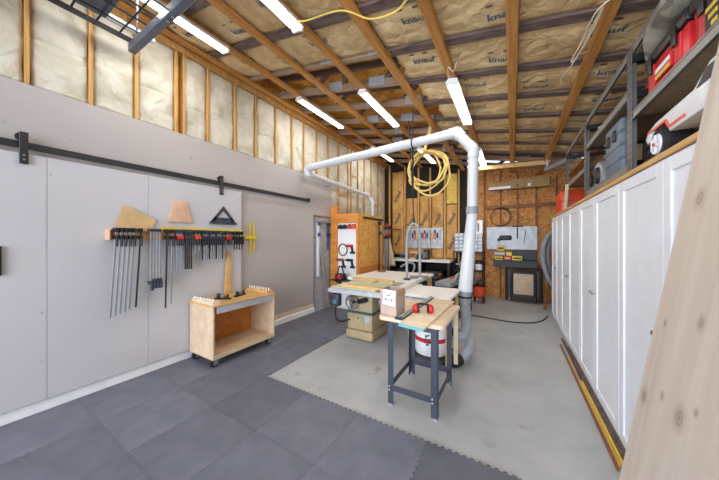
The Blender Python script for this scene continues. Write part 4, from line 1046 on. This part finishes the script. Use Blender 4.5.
# cardboard box
t = thing('cardboard_box', 'open pinkish-brown carton with a white paper note on the stand', 'box', (-0.985, 2.28, 0.8465), -0.12)
hx, hy, hz = 0.085, 0.085, 0.24
m = MB(); m.box(-hx, hx, -hy, -hy+0.004, 0, hz); m.box(-hx, hx, hy-0.004, hy, 0, hz); m.box(-hx, -hx+0.004, -hy+0.004, hy-0.004, 0, hz); m.box(hx-0.004, hx, -hy+0.004, hy-0.004, 0, hz); m.box(-hx, hx, -hy, hy, -0.0, 0.004)
m.build('carton', 'box_pinkish', t)
m = MB().box(-0.0015, 0.0015, -0.075, 0.075, 0, 0.05, mat=Matrix.Translation((hx+0.001, 0, hz)) @ Matrix.Rotation(2.9, 4, 'Y')); m.build('flap', 'cardboard', t)
nt_ = MB().box(-0.062, 0.068, -hy-0.002, -hy-0.0003, 0.085, 0.225, mat=Matrix.Translation((-0.003, 0, 0.01)) @ Matrix.Rotation(0.06, 4, 'Y')).build('paper_note', 'paper', t)
m = MB()
for (x, z, wd, hh) in ((-0.05, 0.205, 0.03, 0.006), (0.0, 0.205, 0.045, 0.006), (-0.03, 0.18, 0.06, 0.01), (-0.035, 0.135, 0.02, 0.022), (0.0, 0.135, 0.012, 0.022), (0.028, 0.135, 0.02, 0.022)):
    m.box(x, x+wd, -hy-0.0026, -hy-0.0021, z, z+hh)
m.build('handwriting', 'ink_grey', nt_)
solo(MB().box(-0.02, 0.02, -0.011, 0.011, 0, 0.80, 0.002, 1), 'wooden_stick', 'birch', 'thin pale slat standing behind the right front leg of stand', 'slat', (-0.615, 2.36, 0.002), rot=(0.0, 0.0, 0.3))
solo(MB().box(-0.022, 0.022, -0.011, 0.011, 0, 0.62, 0.002, 1), 'wooden_stick', 'birch', 'thin pale slat hanging at the right side of the stand', 'slat', (-0.53, 2.95, 0.19), rot=(0.0, 0.0, 0.2))

# ------------------------------------------------------------------ dust collection
t = thing('dust_collector', 'white drum dust collector with red band under the saw extension', 'dust collector', (-0.93, 3.44, 0))
MB().lathe([(0, 0.07), (0.205, 0.07), (0.21, 0.08), (0.21, 0.50), (0.205, 0.51), (0, 0.51)], (0, 0, 0), 40).build('drum', 'white_plastic', t)
MB().lathe([(0.2105, 0.235), (0.2135, 0.237), (0.2135, 0.288), (0.2105, 0.29)], (0, 0, 0), 40).build('red_band', 'red_paint', t)
m = MB()
def onD(a, z): return (0.2155*math.sin(a), -0.2155*math.cos(a), z)
A0 = 0.02
for (a, z, wa, hz_, sk) in ((-0.14, 0.39, 0.28, 0.016, 0.03), (-0.10, 0.37, 0.09, 0.03, 0.02), (-0.20, 0.335, 0.16, 0.022, 0.03), (0.0, 0.31, 0.20, 0.022, 0.03), (-0.08, 0.345, 0.25, 0.012, 0.02), (-0.08, 0.27, 0.16, 0.024, 0.02), (-0.16, 0.30, 0.10, 0.016, 0.02)):
    m.grid(lambda u, v: onD(A0+a+u*wa+v*sk, z-0.068+v*hz_+u*0.012), 4, 1)
m.build('emblem', 'black_plastic', t)
MB().box(-0.24, 0.24, -0.23, 0.23, 0.045, 0.068, 0.01, 2).build('base_plate', 'black_steel', t)
for x in (-0.2, 0.2):
    for y in (-0.19, 0.19): MB().cyl((x-0.012, y, 0.0225), (x+0.012, y, 0.0225), 0.0225, 14).build('caster', 'black_rubber', t)
MB().lathe([(0.16, 0.51), (0.215, 0.52), (0.20, 0.60), (0.12, 0.70), (0, 0.72)], (0, 0, 0), 32).build('motor_hood', 'black_steel', t)
MB().tube([(0.17, 0.03, 0.44), (0.24, 0.0, 0.38), (0.27, 0.0, 0.33)], 0.055, 14).build('inlet', 'black_plastic', t)
# main duct
t = thing('dust_duct', 'large white pipe crossing the room and dropping to the dust hose', 'pipe', (0, 0, 0))
DYY = 3.86; RP = 0.068
pA, pB, pC = Vector((-3.44, DYY, 2.985)), Vector((-0.68, DYY, 3.085)), Vector((-0.455, DYY, 2.80))
pD, pE = Vector((-0.475, DYY, 1.96)), Vector((-0.56, DYY-0.05, 0.84))
MB().cyl(pA, pB, RP, 28).build('horizontal_pipe', 'pvc_white', t)
d1 = (pB-pA).normalized(); d2 = (pC-pB).normalized(); d3 = (pD-pC).normalized()
def elb(a, ta, tb, L, name):
    MB().tube([a-ta*L, a-ta*L*0.45, a, a+tb*L*0.45, a+tb*L], RP+0.008, 28, smooth=4).build(name, 'pvc_white', t)
elb(pB, d1, d2, 0.10, 'elbow'); elb(pC, d2, d3, 0.11, 'elbow')
MB().cyl(pB+d2*0.08, pC-d2*0.08, RP, 28).build('angled_pipe', 'pvc_white', t)
MB().cyl(pC+d3*0.08, pD, RP, 28).build('vertical_pipe', 'pvc_white', t)
MB().cyl(pD+Vector((0, 0, 0.05)), pD-Vector((0, 0, 0.05)), RP+0.014, 28).build('coupling', 'pvc_grey', t)
MB().tube([pD-Vector((0, 0, 0.04)), pD*0.5+pE*0.5, pE], [RP, RP+0.012, RP+0.024], 28).build('drop_pipe', 'pvc_white', t)
MB().cyl(pE+Vector((0, 0, 0.03)), pE-Vector((0.0, 0.01, 0.16)), RP+0.012, 24).build('blast_gate', 'pvc_grey', t)
MB().lathe([(RP+0.02, 0), (RP+0.03, 0.005), (RP+0.03, 0.02), (RP+0.02, 0.025)], (pE.x, pE.y-0.006, pE.z-0.09), 24).build('hose_clamp', 'black_steel', t)
hp = [pE-Vector((0, 0.01, 0.15)), (-0.545, 3.76, 0.52), (-0.53, 3.68, 0.36), (-0.57, 3.55, 0.30), (-0.64, 3.45, 0.32)]
MB().tube(hp, 0.068, 18, smooth=16, ribs=0.05).build('flexible_hose', 'hose_grey', t)
t = thing('loose_hose', 'short grey flexible hose with black cuff lying on the floor', 'hose', (0, 0, 0))
MB().tube([(-0.46, 3.62, 0.20), (-0.475, 3.50, 0.15), (-0.52, 3.40, 0.10), (-0.56, 3.33, 0.078)], 0.062, 18, smooth=14, ribs=0.05).build('tube', 'hose_grey', t)
MB().tube([(-0.555, 3.335, 0.079), (-0.615, 3.24, 0.074)], 0.07, 20).build('cuff', 'black_rubber', t)
# wall duct
t = thing('wall_duct', 'narrower white pipe running along the left wall and down into the closet', 'pipe', (0, 0, 0))
q0, q1, q2 = Vector((-3.47, DYY-0.0, 2.86)), Vector((-3.47, 6.25, 2.80)), Vector((-3.40, 6.42, 2.62))
MB().cyl(q0, q1, 0.052, 24).build('horizontal_pipe', 'pvc_white', t)
MB().tube([pA+Vector((0.02, 0, -0.005)), (-3.50, DYY, 2.975), (-3.515, DYY, 2.92), (-3.50, DYY, 2.86), q0+Vector((0, 0.07, 0))], [0.072, 0.074, 0.07, 0.062, 0.057], 24, smooth=4).build('elbow', 'pvc_white', t)
MB().tube([q1-Vector((0, 0.08, 0)), q1, q1+Vector((0.01, 0.10, -0.05)), q2, q2-Vector((0, 0, 0.08))], 0.058, 24, smooth=5).build('elbow', 'pvc_white', t)
MB().cyl(q2, (q2.x, q2.y, 1.5), 0.052, 24).build('vertical_pipe', 'pvc_white', t)
for y in (4.6, 5.6): MB().box(WL, -3.47, y-0.012, y+0.012, 2.76, 2.78).build('bracket', 'steel_grey', t)

# coiled hose on its strap, strap of the duct
t = thing('coiled_air_hose', 'coil of yellow air hose hanging from the ceiling under the duct', 'hose', (-1.33, 4.6, 2.86))
rc = random.Random(5)
for k in range(4):
    rx, rz, dx, dz = 0.33+0.035*rc.random()*k/2, 0.28+0.03*k, rc.uniform(-0.03, 0.05), rc.uniform(-0.02, 0.02)
    pts = [(rx*math.sin(a*PI/10)*(1+0.05*math.sin(a*1.7+k))+dx, 0.03*k-0.05+0.03*math.sin(a*0.6+k), 0.30-rz+dz-rz*-math.cos(a*PI/10)-0.03*math.sin(a*0.9+2*k)-0.03) for a in range(20)]
    MB().tube(pts, 0.016, 8, True, smooth=2).build('coil', 'yellow_hose', t)
MB().tube([(0.12, 0.0, 0.26), (0.24, 0.02, -0.02), (0.16, 0.03, -0.26), (-0.05, 0.03, -0.31), (-0.24, 0.02, -0.18), (-0.33, 0, 0.02), (-0.30, 0, 0.18)], 0.016, 8, smooth=8).build('loose_turn', 'yellow_hose', t)
MB().tube([(0.20, -0.02, 0.24), (0.10, -0.02, 0.29), (-0.05, -0.02, 0.28), (-0.16, -0.02, 0.24)], 0.014, 8, smooth=8).build('tie', 'yellow_hose', t)
m = MB().prism([(-0.075, 0.26), (-0.02, 0.26), (0.10, 0.725), (0.045, 0.725)], 'xz', -0.004, 0.004); m.build('hanging_strap', 'yellow_hose', t)
t = thing('pipe_strap', 'dark strap looped round the crossing white duct', 'strap', (-1.33, DYY, 0))
zc = 2.985+0.1*(3.44-1.33)/2.76
MB().tube([(0, 0.078*math.cos(a*PI/10), zc+0.078*math.sin(a*PI/10)) for a in range(20)], 0.010, 6, True).build('loop', 'black_rubber', t)
MB().cyl((0, 0, zc+0.078), (0, 0, ZC(-1.33)), 0.008, 6).build('hanger', 'black_rubber', t)
MB().cyl((0, 0, zc-0.078), (0, 0, 2.30), 0.016, 8).build('tail', 'black_rubber', t)
# wires on the ceiling
def cz(x, d): return ZC(x)-d
solo(MB().tube([(-1.81, 1.74, cz(-1.81, 0.0)), (-1.70, 1.80, cz(-1.7, 0.045)), (-1.29, 1.84, cz(-1.29, 0.02)), (-1.06, 1.96, cz(-1.06, 0.06)), (-0.83, 1.97, cz(-0.83, 0.05)), (-0.71, 1.93, cz(-0.71, 0.01)), (-0.62, 1.9, cz(-0.62, 0.0))], 0.008, 6, smooth=8), 'electric_cable', 'yellow_wire', 'yellow cable strung across the batts to the right light row', 'cable')
solo(MB().tube([(0.60, 2.36, cz(0.6, 0.005)), (0.51, 2.42, cz(0.51, 0.06)), (0.49, 2.70, cz(0.49, 0.06)), (0.46, 2.97, cz(0.46, 0.07)), (0.50, 2.86, cz(0.5, 0.07)), (0.53, 2.54, cz(0.53, 0.04)), (0.55, 2.38, cz(0.55, 0.03)), (0.52, 2.62, cz(0.52, 0.08)), (0.47, 3.0, cz(0.47, 0.08)), (0.43, 3.25, cz(0.43, 0.06)), (0.44, 3.42, cz(0.44, 0.05))], 0.006, 6, smooth=8), 'hanging_wire', 'white_wire', 'looped white wire dangling beside the right ceiling batten', 'cable')
solo(MB().tube([(-0.72, 4.36, ZC(-0.72)-0.01), (-0.62, 3.0, ZC(-0.62)-0.0), (-0.55, 2.93, ZC(-0.55)-0.04), (-0.5, 2.85, ZC(-0.5)+0.01)], 0.006, 6, smooth=6), 'lamp_wire', 'white_wire', 'short white wire at the front end of second right lamp', 'cable')
solo(MB().tube([(-0.72, 5.70, 0.008), (-0.3, 5.62, 0.008), (0.0, 5.6, 0.008), (0.3, 5.72, 0.008), (0.5, 6.0, 0.008), (0.62, 6.4, 0.008)], 0.012, 6, smooth=8), 'floor_cable', 'black_rubber', 'black cable snaking over the concrete by the far cabinets', 'cable')

# ------------------------------------------------------------------ back wall, right part
t = thing('long_carton', 'long brown cardboard carton on brackets high on the back wall', 'box', (0, 0, 0))
m = MB().box(-0.02, 0.78, YB-0.30, YB-0.08, 2.87, 3.11, 0.004, 1); m.xf(Matrix.Identity(4)); m.build('carton', 'kraft_box', t)
MB().box(-0.53, -0.02, YB-0.28, YB-0.09, 2.90, 3.08, 0.004, 1).build('inner_carton', 'kraft_box', t)
MB().box(-0.54, -0.03, YB-0.285, YB-0.279, 2.885, 2.95).build('white_edge', 'paper', t)
MB().box(0.34, 0.40, YB-0.304, YB-0.300, 2.90, 2.97).build('label', 'paper', t)
m = MB(); m.box(0.10, 0.14, YB-0.304, YB-0.3, 2.90, 2.98); m.box(0.2, 0.32, YB-0.304, YB-0.3, 2.90, 2.915); m.build('print', 'ink_dark', t)
for x in (-0.27, 0.53): MB().box(x-0.015, x+0.015, YB-0.29, YB-0.071, 2.845, 2.868).build('bracket', 'dark_wood', t)
t = thing('wire_coil', 'thin dark wire coil hanging on the strand board wall', 'coil', (-0.28, YB-0.09, 2.17))
m = MB()
for k in range(3): m.tube([((0.23+0.012*k)*math.cos(a*PI/14)+0.015*k, -0.01*k, (0.23+0.01*k)*math.sin(a*PI/14)) for a in range(28)], 0.007, 6, True)
m.build('coil', 'black_rubber', t)
t = thing('steel_pegboard', 'silver steel pegboard with hanging tools on the back wall', 'pegboard', (0, 0, 0))
PY0 = YB-0.095
MB().box(-0.60, 0.55, PY0, PY0+0.02, 1.30, 1.90, 0.003, 1).build('panel', 'galvanised', t)
m = MB()
for i in range(22):
    for j in range(11): m.box(-0.57+i*0.052, -0.562+i*0.052, PY0-0.001, PY0+0.001, 1.33+j*0.052, 1.338+j*0.052)
h_ = m.build('peg_holes', 'black_steel', t); h_['kind'] = 'stuff'
def hang(name, mb, mat, label, cat, x, z): return solo(mb, name, mat, label, cat, (x, PY0-0.004, z))
t = thing('t_square', 'black T-square hanging in the middle of the steel pegboard', 'square', (0.12, PY0-0.012, 1.90))
MB().box(-0.12, 0.12, -0.01, 0.01, -0.01, 0.03, 0.003, 1).build('head', 'black_plastic', t); MB().box(-0.015, 0.015, -0.005, 0.005, -0.32, -0.01).build('blade', 'black_steel', t)
t = thing('angle_divider', 'thin steel compass hanging at the right side of pegboard', 'tool', (0.30, PY0-0.008, 1.80))
MB().box(-0.008, 0.008, -0.004, 0.004, -0.36, 0.02, mat=Matrix.Rotation(-0.35, 4, 'Y')).build('leg', 'steel_grey', t); MB().box(-0.008, 0.008, -0.004, 0.004, -0.36, 0.02, mat=Matrix.Rotation(0.1, 4, 'Y')).build('leg', 'black_steel', t)
t = thing('grinder', 'black tool in front of the steel pegboard', 'power tool', (-0.15, PY0-0.052, 1.55))
MB().box(-0.14, 0.14, -0.05, 0.05, 0, 0.12, 0.025, 2).build('body', 'black_plastic', t); MB().box(-0.19, -0.12, -0.03, 0.03, -0.03, 0.05, 0.01, 2).build('nose', 'black_plastic', t)
t = thing('wall_shelf', 'black tool shelf below the steel pegboard', 'shelf', (0, 0, 0))
MB().box(-0.42, 0.54, YB-0.40, YB-0.072, 1.0, 1.03, 0.003, 1).build('board', 'black_plastic', t)
MB().box(-0.42, 0.54, YB-0.405, YB-0.385, 0.86, 1.0, 0.003, 1).build('front_skirt', 'black_plastic', t)
MB().box(0.0, 0.54, YB-0.10, YB-0.073, 1.03, 1.28, 0.003, 1).build('back_board', 'black_plastic', t)
for x in (-0.42, 0.52): MB().box(x, x+0.02, YB-0.384, YB-0.072, 0.86, 1.0).build('bracket', 'black_steel', t)
for i, (x, z, wd, hh, mt, lb) in enumerate([(-0.38, 1.031, 0.17, 0.10, 'yellow_plastic', 'yellow box at the left end of the black shelf'), (-0.18, 1.031, 0.16, 0.11, 'red_paint', 'red and yellow tin in the middle of the black shelf'),
                                     (0.0, 1.031, 0.22, 0.12, 'yellow_plastic', 'yellow box at the right of the black shelf items'), (-0.41, 1.145, 0.26, 0.11, 'pvc_grey', 'grey box stacked at left above the yellow box'),
                                     (-0.33, 1.27, 0.16, 0.14, 'yellow_plastic', 'topmost yellow tape dispenser in front of the pegboard'), (-0.13, 1.145, 0.13, 0.10, 'yellow_plastic', 'small yellow box stacked on the red tin')]):
    t = thing('supply_box', lb, 'box', (x+wd/2, YB-0.31, z-0.0))
    MB().box(-wd/2, wd/2, -0.06, 0.06, 0, hh-0.004, 0.008, 2).build('carton', mt, t); MB().box(-wd/2+0.02, wd/2-0.02, -0.063, -0.0605, hh*0.3, hh*0.65).build('label', 'cream_cloth' if i % 2 else 'black_plastic', t)
# folding frame with beige panel
t = thing('folding_workbench', 'folded black stand with a beige panel standing by the back wall', 'folding stand', (0.24, YB-0.45, 0), rot=(-0.04, 0, 0))
MB().tube([(-0.36, 0.05, 0.03), (-0.36, 0.05, 0.82), (-0.32, 0.05, 0.87), (0.32, 0.05, 0.87), (0.36, 0.05, 0.82), (0.36, 0.05, 0.03)], 0.035, 10).build('rear_frame', 'black_steel', t)
MB().tube([(-0.25, -0.03, 0.02), (-0.25, -0.03, 0.72), (-0.22, -0.03, 0.77), (0.22, -0.03, 0.77), (0.25, -0.03, 0.72), (0.25, -0.03, 0.02)], 0.024, 10).build('front_frame', 'black_steel', t)
MB().box(-0.21, 0.21, -0.04, -0.01, 0.20, 0.71, 0.02, 2).build('panel', 'beige_fabric', t)
MB().box(-0.34, 0.34, 0.02, 0.07, 0.12, 0.80, 0.01, 1).build('back_panel', 'black_plastic', t)
for z in (0.12, 0.05): MB().box(-0.25, 0.25, -0.045, -0.015, z-0.015, z+0.015, 0.004, 1).build('cross_bar', 'black_steel', t)
# grey hose hanging at the cabinet end
t = thing('hanging_hose', 'thick grey ribbed hose hanging between back wall and far cabinet', 'hose', (0, 0, 0))
MB().tube([(0.98, 7.5, 1.72), (0.84, 7.5, 1.74), (0.70, 7.5, 1.58), (0.63, 7.5, 1.25), (0.68, 7.5, 0.85), (0.80, 7.5, 0.52), (0.98, 7.5, 0.40)], 0.055, 16, smooth=16, ribs=0.05).build('outer_loop', 'hose_grey', t)
MB().tube([(1.02, 7.62, 1.62), (0.86, 7.62, 1.62), (0.76, 7.62, 1.4), (0.74, 7.62, 1.1), (0.80, 7.62, 0.78), (0.98, 7.62, 0.60)], 0.05, 16, smooth=14, ribs=0.05).build('inner_loop', 'pvc_grey', t)
solo(MB().cyl((0.62, 7.0, 0.0), (0.78, 7.75, 0.55), 0.025, 10), 'broom_handle', 'dark_wood', 'dark slanted pole behind the far end of the cabinets', 'pole')

# storage column with drawers by the back wall
t = thing('wire_shelving', 'black wire shelf rack between the desk and strand board wall', 'shelf', (0, 0, 0))
for x in (-1.38, -0.66):
    for y in (YB-0.55, YB-0.13): MB().cyl((x, y, 0), (x, y, 1.27), 0.014, 8).build('post', 'black_steel', t)
for z in (0.30, 0.72, 1.22):
    m = MB()
    for i in range(9): m.cyl((-1.38, YB-0.55+0.0525*i, z), (-0.66, YB-0.55+0.0525*i, z), 0.005, 5)
    m.box(-1.38, -0.66, YB-0.555, YB-0.545, z-0.02, z+0.01); m.box(-1.38, -0.66, YB-0.135, YB-0.125, z-0.02, z+0.01)
    m.build('wire_tier', 'black_steel', t)
def drawers(x0, x1, z0, z1, rows, cols, label):
    t = thing('drawer_organizer', label, 'organizer', (0, 0, 0))
    y0, y1 = YB-0.50, YB-0.22
    MB().box(x0, x1, y0+0.02, y1, z0, z1, 0.004, 1).build('case', 'rack_steel', t)
    for i in range(cols):
        for j in range(rows):
            a = x0+(x1-x0)*i/cols; b = x0+(x1-x0)*(i+1)/cols; c = z0+(z1-z0)*j/rows; d = z0+(z1-z0)*(j+1)/rows
            o = MB().box(a+0.006, b-0.006, y0+0.005, y0+0.05, c+0.006, d-0.006, 0.003, 1).build('drawer', 'galvanised' if (i+j) % 3 else 'steel_grey', t)
            MB().box((a+b)/2-0.02, (a+b)/2+0.02, y0-0.006, y0+0.006, (c+d)/2-0.008, (c+d)/2+0.008, 0.002, 1).build('pull', 'white_plastic', o)
drawers(-1.37, -1.03, 1.236, 1.74, 5, 3, 'grey small-parts drawer cabinet left of the white drop pipe')
drawers(-1.01, -0.67, 1.236, 1.70, 5, 3, 'grey small-parts drawer cabinet right of the white drop pipe')
t = thing('white_box', 'white box standing on the drawer cabinet beside the pipe', 'box', (-0.76, YB-0.36, 1.702))
MB().box(-0.09, 0.09, -0.05, 0.05, 0, 0.38, 0.006, 1).build('carton', 'white_plastic', t); MB().box(-0.04, 0.0, -0.054, -0.0505, 0.08, 0.3).build('label', 'ink_grey', t)
t = thing('white_tub', 'white and black tub on the middle wire shelf', 'tub', (-0.76, YB-0.36, 0.746))
MB().lathe([(0, 0), (0.09, 0), (0.10, 0.16), (0, 0.16)], (0, 0, 0), 20).build('body', 'white_plastic', t); MB().lathe([(0, 0.16), (0.105, 0.16), (0.10, 0.24), (0.06, 0.26), (0, 0.26)], (0, 0, 0), 20).build('lid', 'black_plastic', t)
t = thing('machine_vise', 'dark machine part on the middle wire shelf left of the pipe', 'machine', (-1.2, YB-0.36, 0.735))
MB().box(-0.13, 0.13, -0.1, 0.1, 0, 0.06, 0.008, 1).build('base', 'black_steel', t); MB().box(-0.05, 0.09, -0.06, 0.06, 0.06, 0.22, 0.01, 1).build('body', 'pvc_grey', t); MB().cyl((-0.16, 0, 0.13), (-0.05, 0, 0.13), 0.03, 12).build('spindle', 'steel_grey', t)
t = thing('air_tank', 'orange-red air tank on the floor right of the drop pipe', 'tank', (-0.70, 7.0, 0))
MB().lathe([(0, -0.2), (0.10, -0.19), (0.145, -0.12), (0.145, 0.12), (0.10, 0.19), (0, 0.2)], (0, 0, 0.26), 24, Matrix.Rotation(PI/2, 4, 'X')).build('tank', 'orange_plastic', t)
for x in (-0.10, 0.10):
    for y in (-0.12, 0.12): MB().box(x-0.012, x+0.012, y-0.012, y+0.012, 0, 0.19).build('leg', 'black_steel', t)
MB().box(-0.08, 0.08, -0.1, 0.1, 0.40, 0.55, 0.02, 2).build('motor', 'black_plastic', t); MB().tube([(-0.06, -0.12, 0.5), (-0.06, -0.14, 0.72), (-0.06, 0.14, 0.72), (-0.06, 0.12, 0.5)], 0.012, 8).build('handle', 'steel_grey', t)

# ------------------------------------------------------------------ back desk and its tools
t = thing('back_desk', 'long white-topped workbench along the back wall', 'workbench', (0, 0, 0))
MB().box(-3.20, -1.42, 7.10, YB-0.1, 0.93, 0.985, 0.004, 1).build('top', 'white_laminate', t)
MB().box(-3.20, -1.42, YB-0.16, YB-0.11, 0.0, 0.92).build('back_panel', 'tar_paper', t)
for x in (-3.15, -2.3, -1.47):
    MB().box(x-0.03, x+0.03, 7.14, YB-0.17, 0, 0.929).build('leg_panel', 'black_plastic', t)
MB().box(-3.11, -1.51, 7.2, YB-0.17, 0.30, 0.33).build('lower_shelf', 'dark_wood', t)
def tote(x, y, z, s, mat, label):
    t = thing('storage_tote', label, 'tote', (x, y, z))
    MB().box(-0.2*s, 0.2*s, -0.18*s, 0.18*s, 0, 0.26*s, 0.02, 2).build('bin', mat, t); MB().box(-0.215*s, 0.215*s, -0.195*s, 0.195*s, 0.26*s, 0.30*s, 0.008, 1).build('lid', 'black_plastic', t)
tote(-2.85, 7.4, 0.331, 1.1, 'black_plastic', 'dark tote under the left part of the white back desk'); tote(-1.9, 7.4, 0.331, 1.2, 'navy', 'dark tote under the right part of the white back desk')
t = thing('tool_pegboard', 'light grey pegboard full of hand tools above the back desk', 'pegboard', (0, 0, 0))
for (x0, x1) in ((-2.92, -2.53), (-2.51, -2.14), (-2.12, -1.76)):
    MB().box(x0, x1, YB-0.135, YB-0.12, 1.30, 1.92, 0.003, 1).build('panel', 'galvanised', t)
rnd = random.Random(3)
kinds = ['screwdriver', 'wrench', 'chisel', 'pliers']
for i in range(14):
    x = -2.86+0.078*i; k = kinds[i % 4]; z = 1.80 if i % 2 else 1.66
    o = ORD[i]
    t = thing('hand_'+k if k in ('chisel',) else k, '%s tool from the left on the light pegboard above the back desk, a %s' % (o, k), 'hand tool', (x, YB-0.148, z), group='hand tools on the light pegboard')
    t.scale = (1.7, 1.0, 1.6)
    if k == 'wrench':
        MB().box(-0.010, 0.010, -0.006, 0.006, -0.16, 0.0, 0.002, 1).build('shaft', 'steel_grey', t); MB().cyl((0, -0.008, 0.01), (0, 0.008, 0.01), 0.024, 10).build('head', 'steel_grey', t)
    elif k == 'pliers':
        MB().box(-0.022, -0.008, -0.006, 0.006, -0.15, -0.03, 0.003, 1).build('grip', 'red_paint', t); MB().box(0.008, 0.022, -0.006, 0.006, -0.15, -0.03, 0.003, 1).build('grip', 'red_paint', t); MB().box(-0.015, 0.015, -0.006, 0.006, -0.03, 0.03, 0.003, 1).build('jaw', 'black_steel', t)
    else:
        MB().cyl((0, 0, -0.03), (0, 0, 0.07), 0.014, 8).build('handle', ['black_plastic', 'yellow_plastic', 'navy'][i % 3], t); MB().cyl((0, 0, -0.16), (0, 0, -0.03), 0.005, 6).build('blade', 'steel_grey', t)
for i, (x, wd, hh, mt, lb) in enumerate([(-2.52, 0.26, 0.22, 'tan_wood', 'small wooden drawer chest on the back desk behind the U tube'), (-2.16, 0.14, 0.28, 'black_plastic', 'black upright box on the back desk right of the wooden chest'), (-2.86, 0.2, 0.16, 'steel_grey', 'grey machine on the left part of the back desk')]):
    t = thing(['drawer_chest', 'battery_charger', 'bench_vise'][i], lb, ['chest', 'charger', 'vise'][i], (x, 7.52, 0.986))
    MB().box(-wd/2, wd/2, -0.12, 0.12, 0, hh, 0.01, 1).build('body', mt, t); MB().box(-wd/2+0.02, wd/2-0.02, -0.13, -0.121, hh*0.2, hh*0.75, 0.004, 1).build('front', ['dark_wood', 'rack_steel', 'black_steel'][i], t); MB().cyl((0, -0.15, hh*0.5), (0, -0.129, hh*0.5), 0.014, 10).build('knob', 'black_steel', t)
t = thing('sharpening_grinder', 'low black bench grinder in the middle of the back desk', 'grinder', (-2.30, 7.33, 0.986))
MB().box(-0.13, 0.13, -0.06, 0.06, 0, 0.02, 0.004, 1).build('base', 'black_steel', t); MB().cyl((-0.09, 0, 0.09), (0.09, 0, 0.09), 0.055, 16).build('motor', 'black_plastic', t)
for s in (-1, 1): MB().cyl((s*0.10, 0, 0.09), (s*0.135, 0, 0.09), 0.075, 20).build('wheel', 'pvc_grey', t)
# cloth and vacuum beyond the closet
def clo(u, v):
    z = 1.86-1.05*u; a = 2*PI*v; r = 0.02+0.16*u**0.8
    k = 1+0.22*math.sin(5*a)*u
    return (-3.10+r*k*math.cos(a)*0.9+0.04*u, 6.78+r*k*math.sin(a), z)
m = MB(); m.grid(clo, 18, 40); bmesh.ops.remove_doubles(m.bm, verts=m.bm.verts, dist=1e-5)
o = solo(m, 'hanging_cloth', 'cream_cloth', 'cream cloth hanging in folds between the closet and back desk', 'cloth')
o.modifiers.new('s', 'SOLIDIFY').thickness = 0.006
solo(MB().cyl((-3.10, 6.76, 1.85), (-3.10, YB-0.09, 1.88), 0.012, 8), 'hanging_peg', 'black_steel', 'thin dark peg rod holding the cream cloth', 'rod')
t = thing('shop_vacuum', 'grey shop vacuum on the floor below the cream cloth', 'vacuum', (-2.55, 6.62, 0))
MB().lathe([(0, 0.08), (0.2, 0.08), (0.22, 0.14), (0.22, 0.50), (0.2, 0.52), (0, 0.52)], (0, 0, 0), 28).build('drum', 'pvc_grey', t); MB().lathe([(0.22, 0.52), (0.225, 0.56), (0.19, 0.68), (0.10, 0.74), (0, 0.75)], (0, 0, 0), 28).build('motor_head', 'black_plastic', t)
MB().tube([(0.18, -0.05, 0.6), (0.30, -0.1, 0.7), (0.33, -0.05, 0.86), (0.22, 0.05, 0.93), (0.05, 0.08, 0.9), (-0.1, 0.05, 0.8)], 0.03, 12, smooth=10, ribs=0.05).build('hose', 'hose_grey', t)
for k in range(4):
    a = PI/4+k*PI/2; MB().blob((0.2*math.cos(a), 0.2*math.sin(a), 0.04), (0.035, 0.035, 0.04), 2).build('caster', 'black_rubber', t)
# jointer / machines behind the saw
t = thing('jointer', 'grey jointer machine with slanted fence behind the saw extension', 'machine', (-1.02, 5.75, 0), -0.15)
MB().box(-0.22, 0.22, -0.35, 0.35, 0.0, 0.62, 0.01, 1).build('stand', 'black_steel', t)
MB().prism([(-0.16, -0.75), (0.14, -0.75), (0.16, -0.68), (0.16, 0.75), (-0.16, 0.75)], 'xy', 0.66, 0.74, 0.008).build('bed', 'pvc_grey', t)
MB().box(-0.14, 0.14, -0.3, 0.3, 0.62, 0.66).build('bed_base', 'black_steel', t)
m = MB().box(-0.015, 0.015, -0.45, 0.45, 0, 0.14, 0.004, 1, mat=Matrix.Translation((0.10, 0.05, 0.745)) @ Matrix.Rotation(0.35, 4, 'Y')); m.build('fence', 'galvanised', t)
MB().box(-0.10, 0.10, -0.12, 0.05, 0.742, 0.765, 0.01, 1).build('cutter_guard', 'red_paint', t)
MB().cyl((0.16, -0.3, 0.5), (0.22, -0.3, 0.5), 0.07, 18).build('handwheel', 'black_steel', t)
t = thing('router_motor', 'dark power tool with black housing beside the jointer', 'power tool', (-1.46, 5.72, 0))
MB().box(-0.13, 0.13, -0.2, 0.2, 0, 0.66, 0.008, 1).build('stand', 'black_plastic', t); MB().lathe([(0, 0), (0.11, 0), (0.11, 0.06), (0.07, 0.09), (0.06, 0.16), (0, 0.18)], (0, 0, 0.66), 20).build('body', 'black_steel', t); MB().box(-0.14, -0.06, -0.05, 0.05, 0.70, 0.76, 0.01, 1).build('handle', 'dark_wood', t)
t = thing('wood_offcut_tray', 'tray of brown offcuts between the outfeed table and desk', 'tray', (-1.80, 6.25, 0))
MB().box(-0.35, 0.35, -0.25, 0.25, 0.0, 0.68, 0.01, 1).build('cabinet', 'black_plastic', t); MB().box(-0.33, 0.33, -0.22, 0.22, 0.68, 0.72, 0.004, 1).build('board', 'dark_wood', t); MB().box(-0.2, 0.25, -0.05, 0.05, 0.72, 0.75, 0.004, 1, mat=Matrix.Rotation(0.3, 4, 'Z')).build('offcut', 'dark_wood', t)
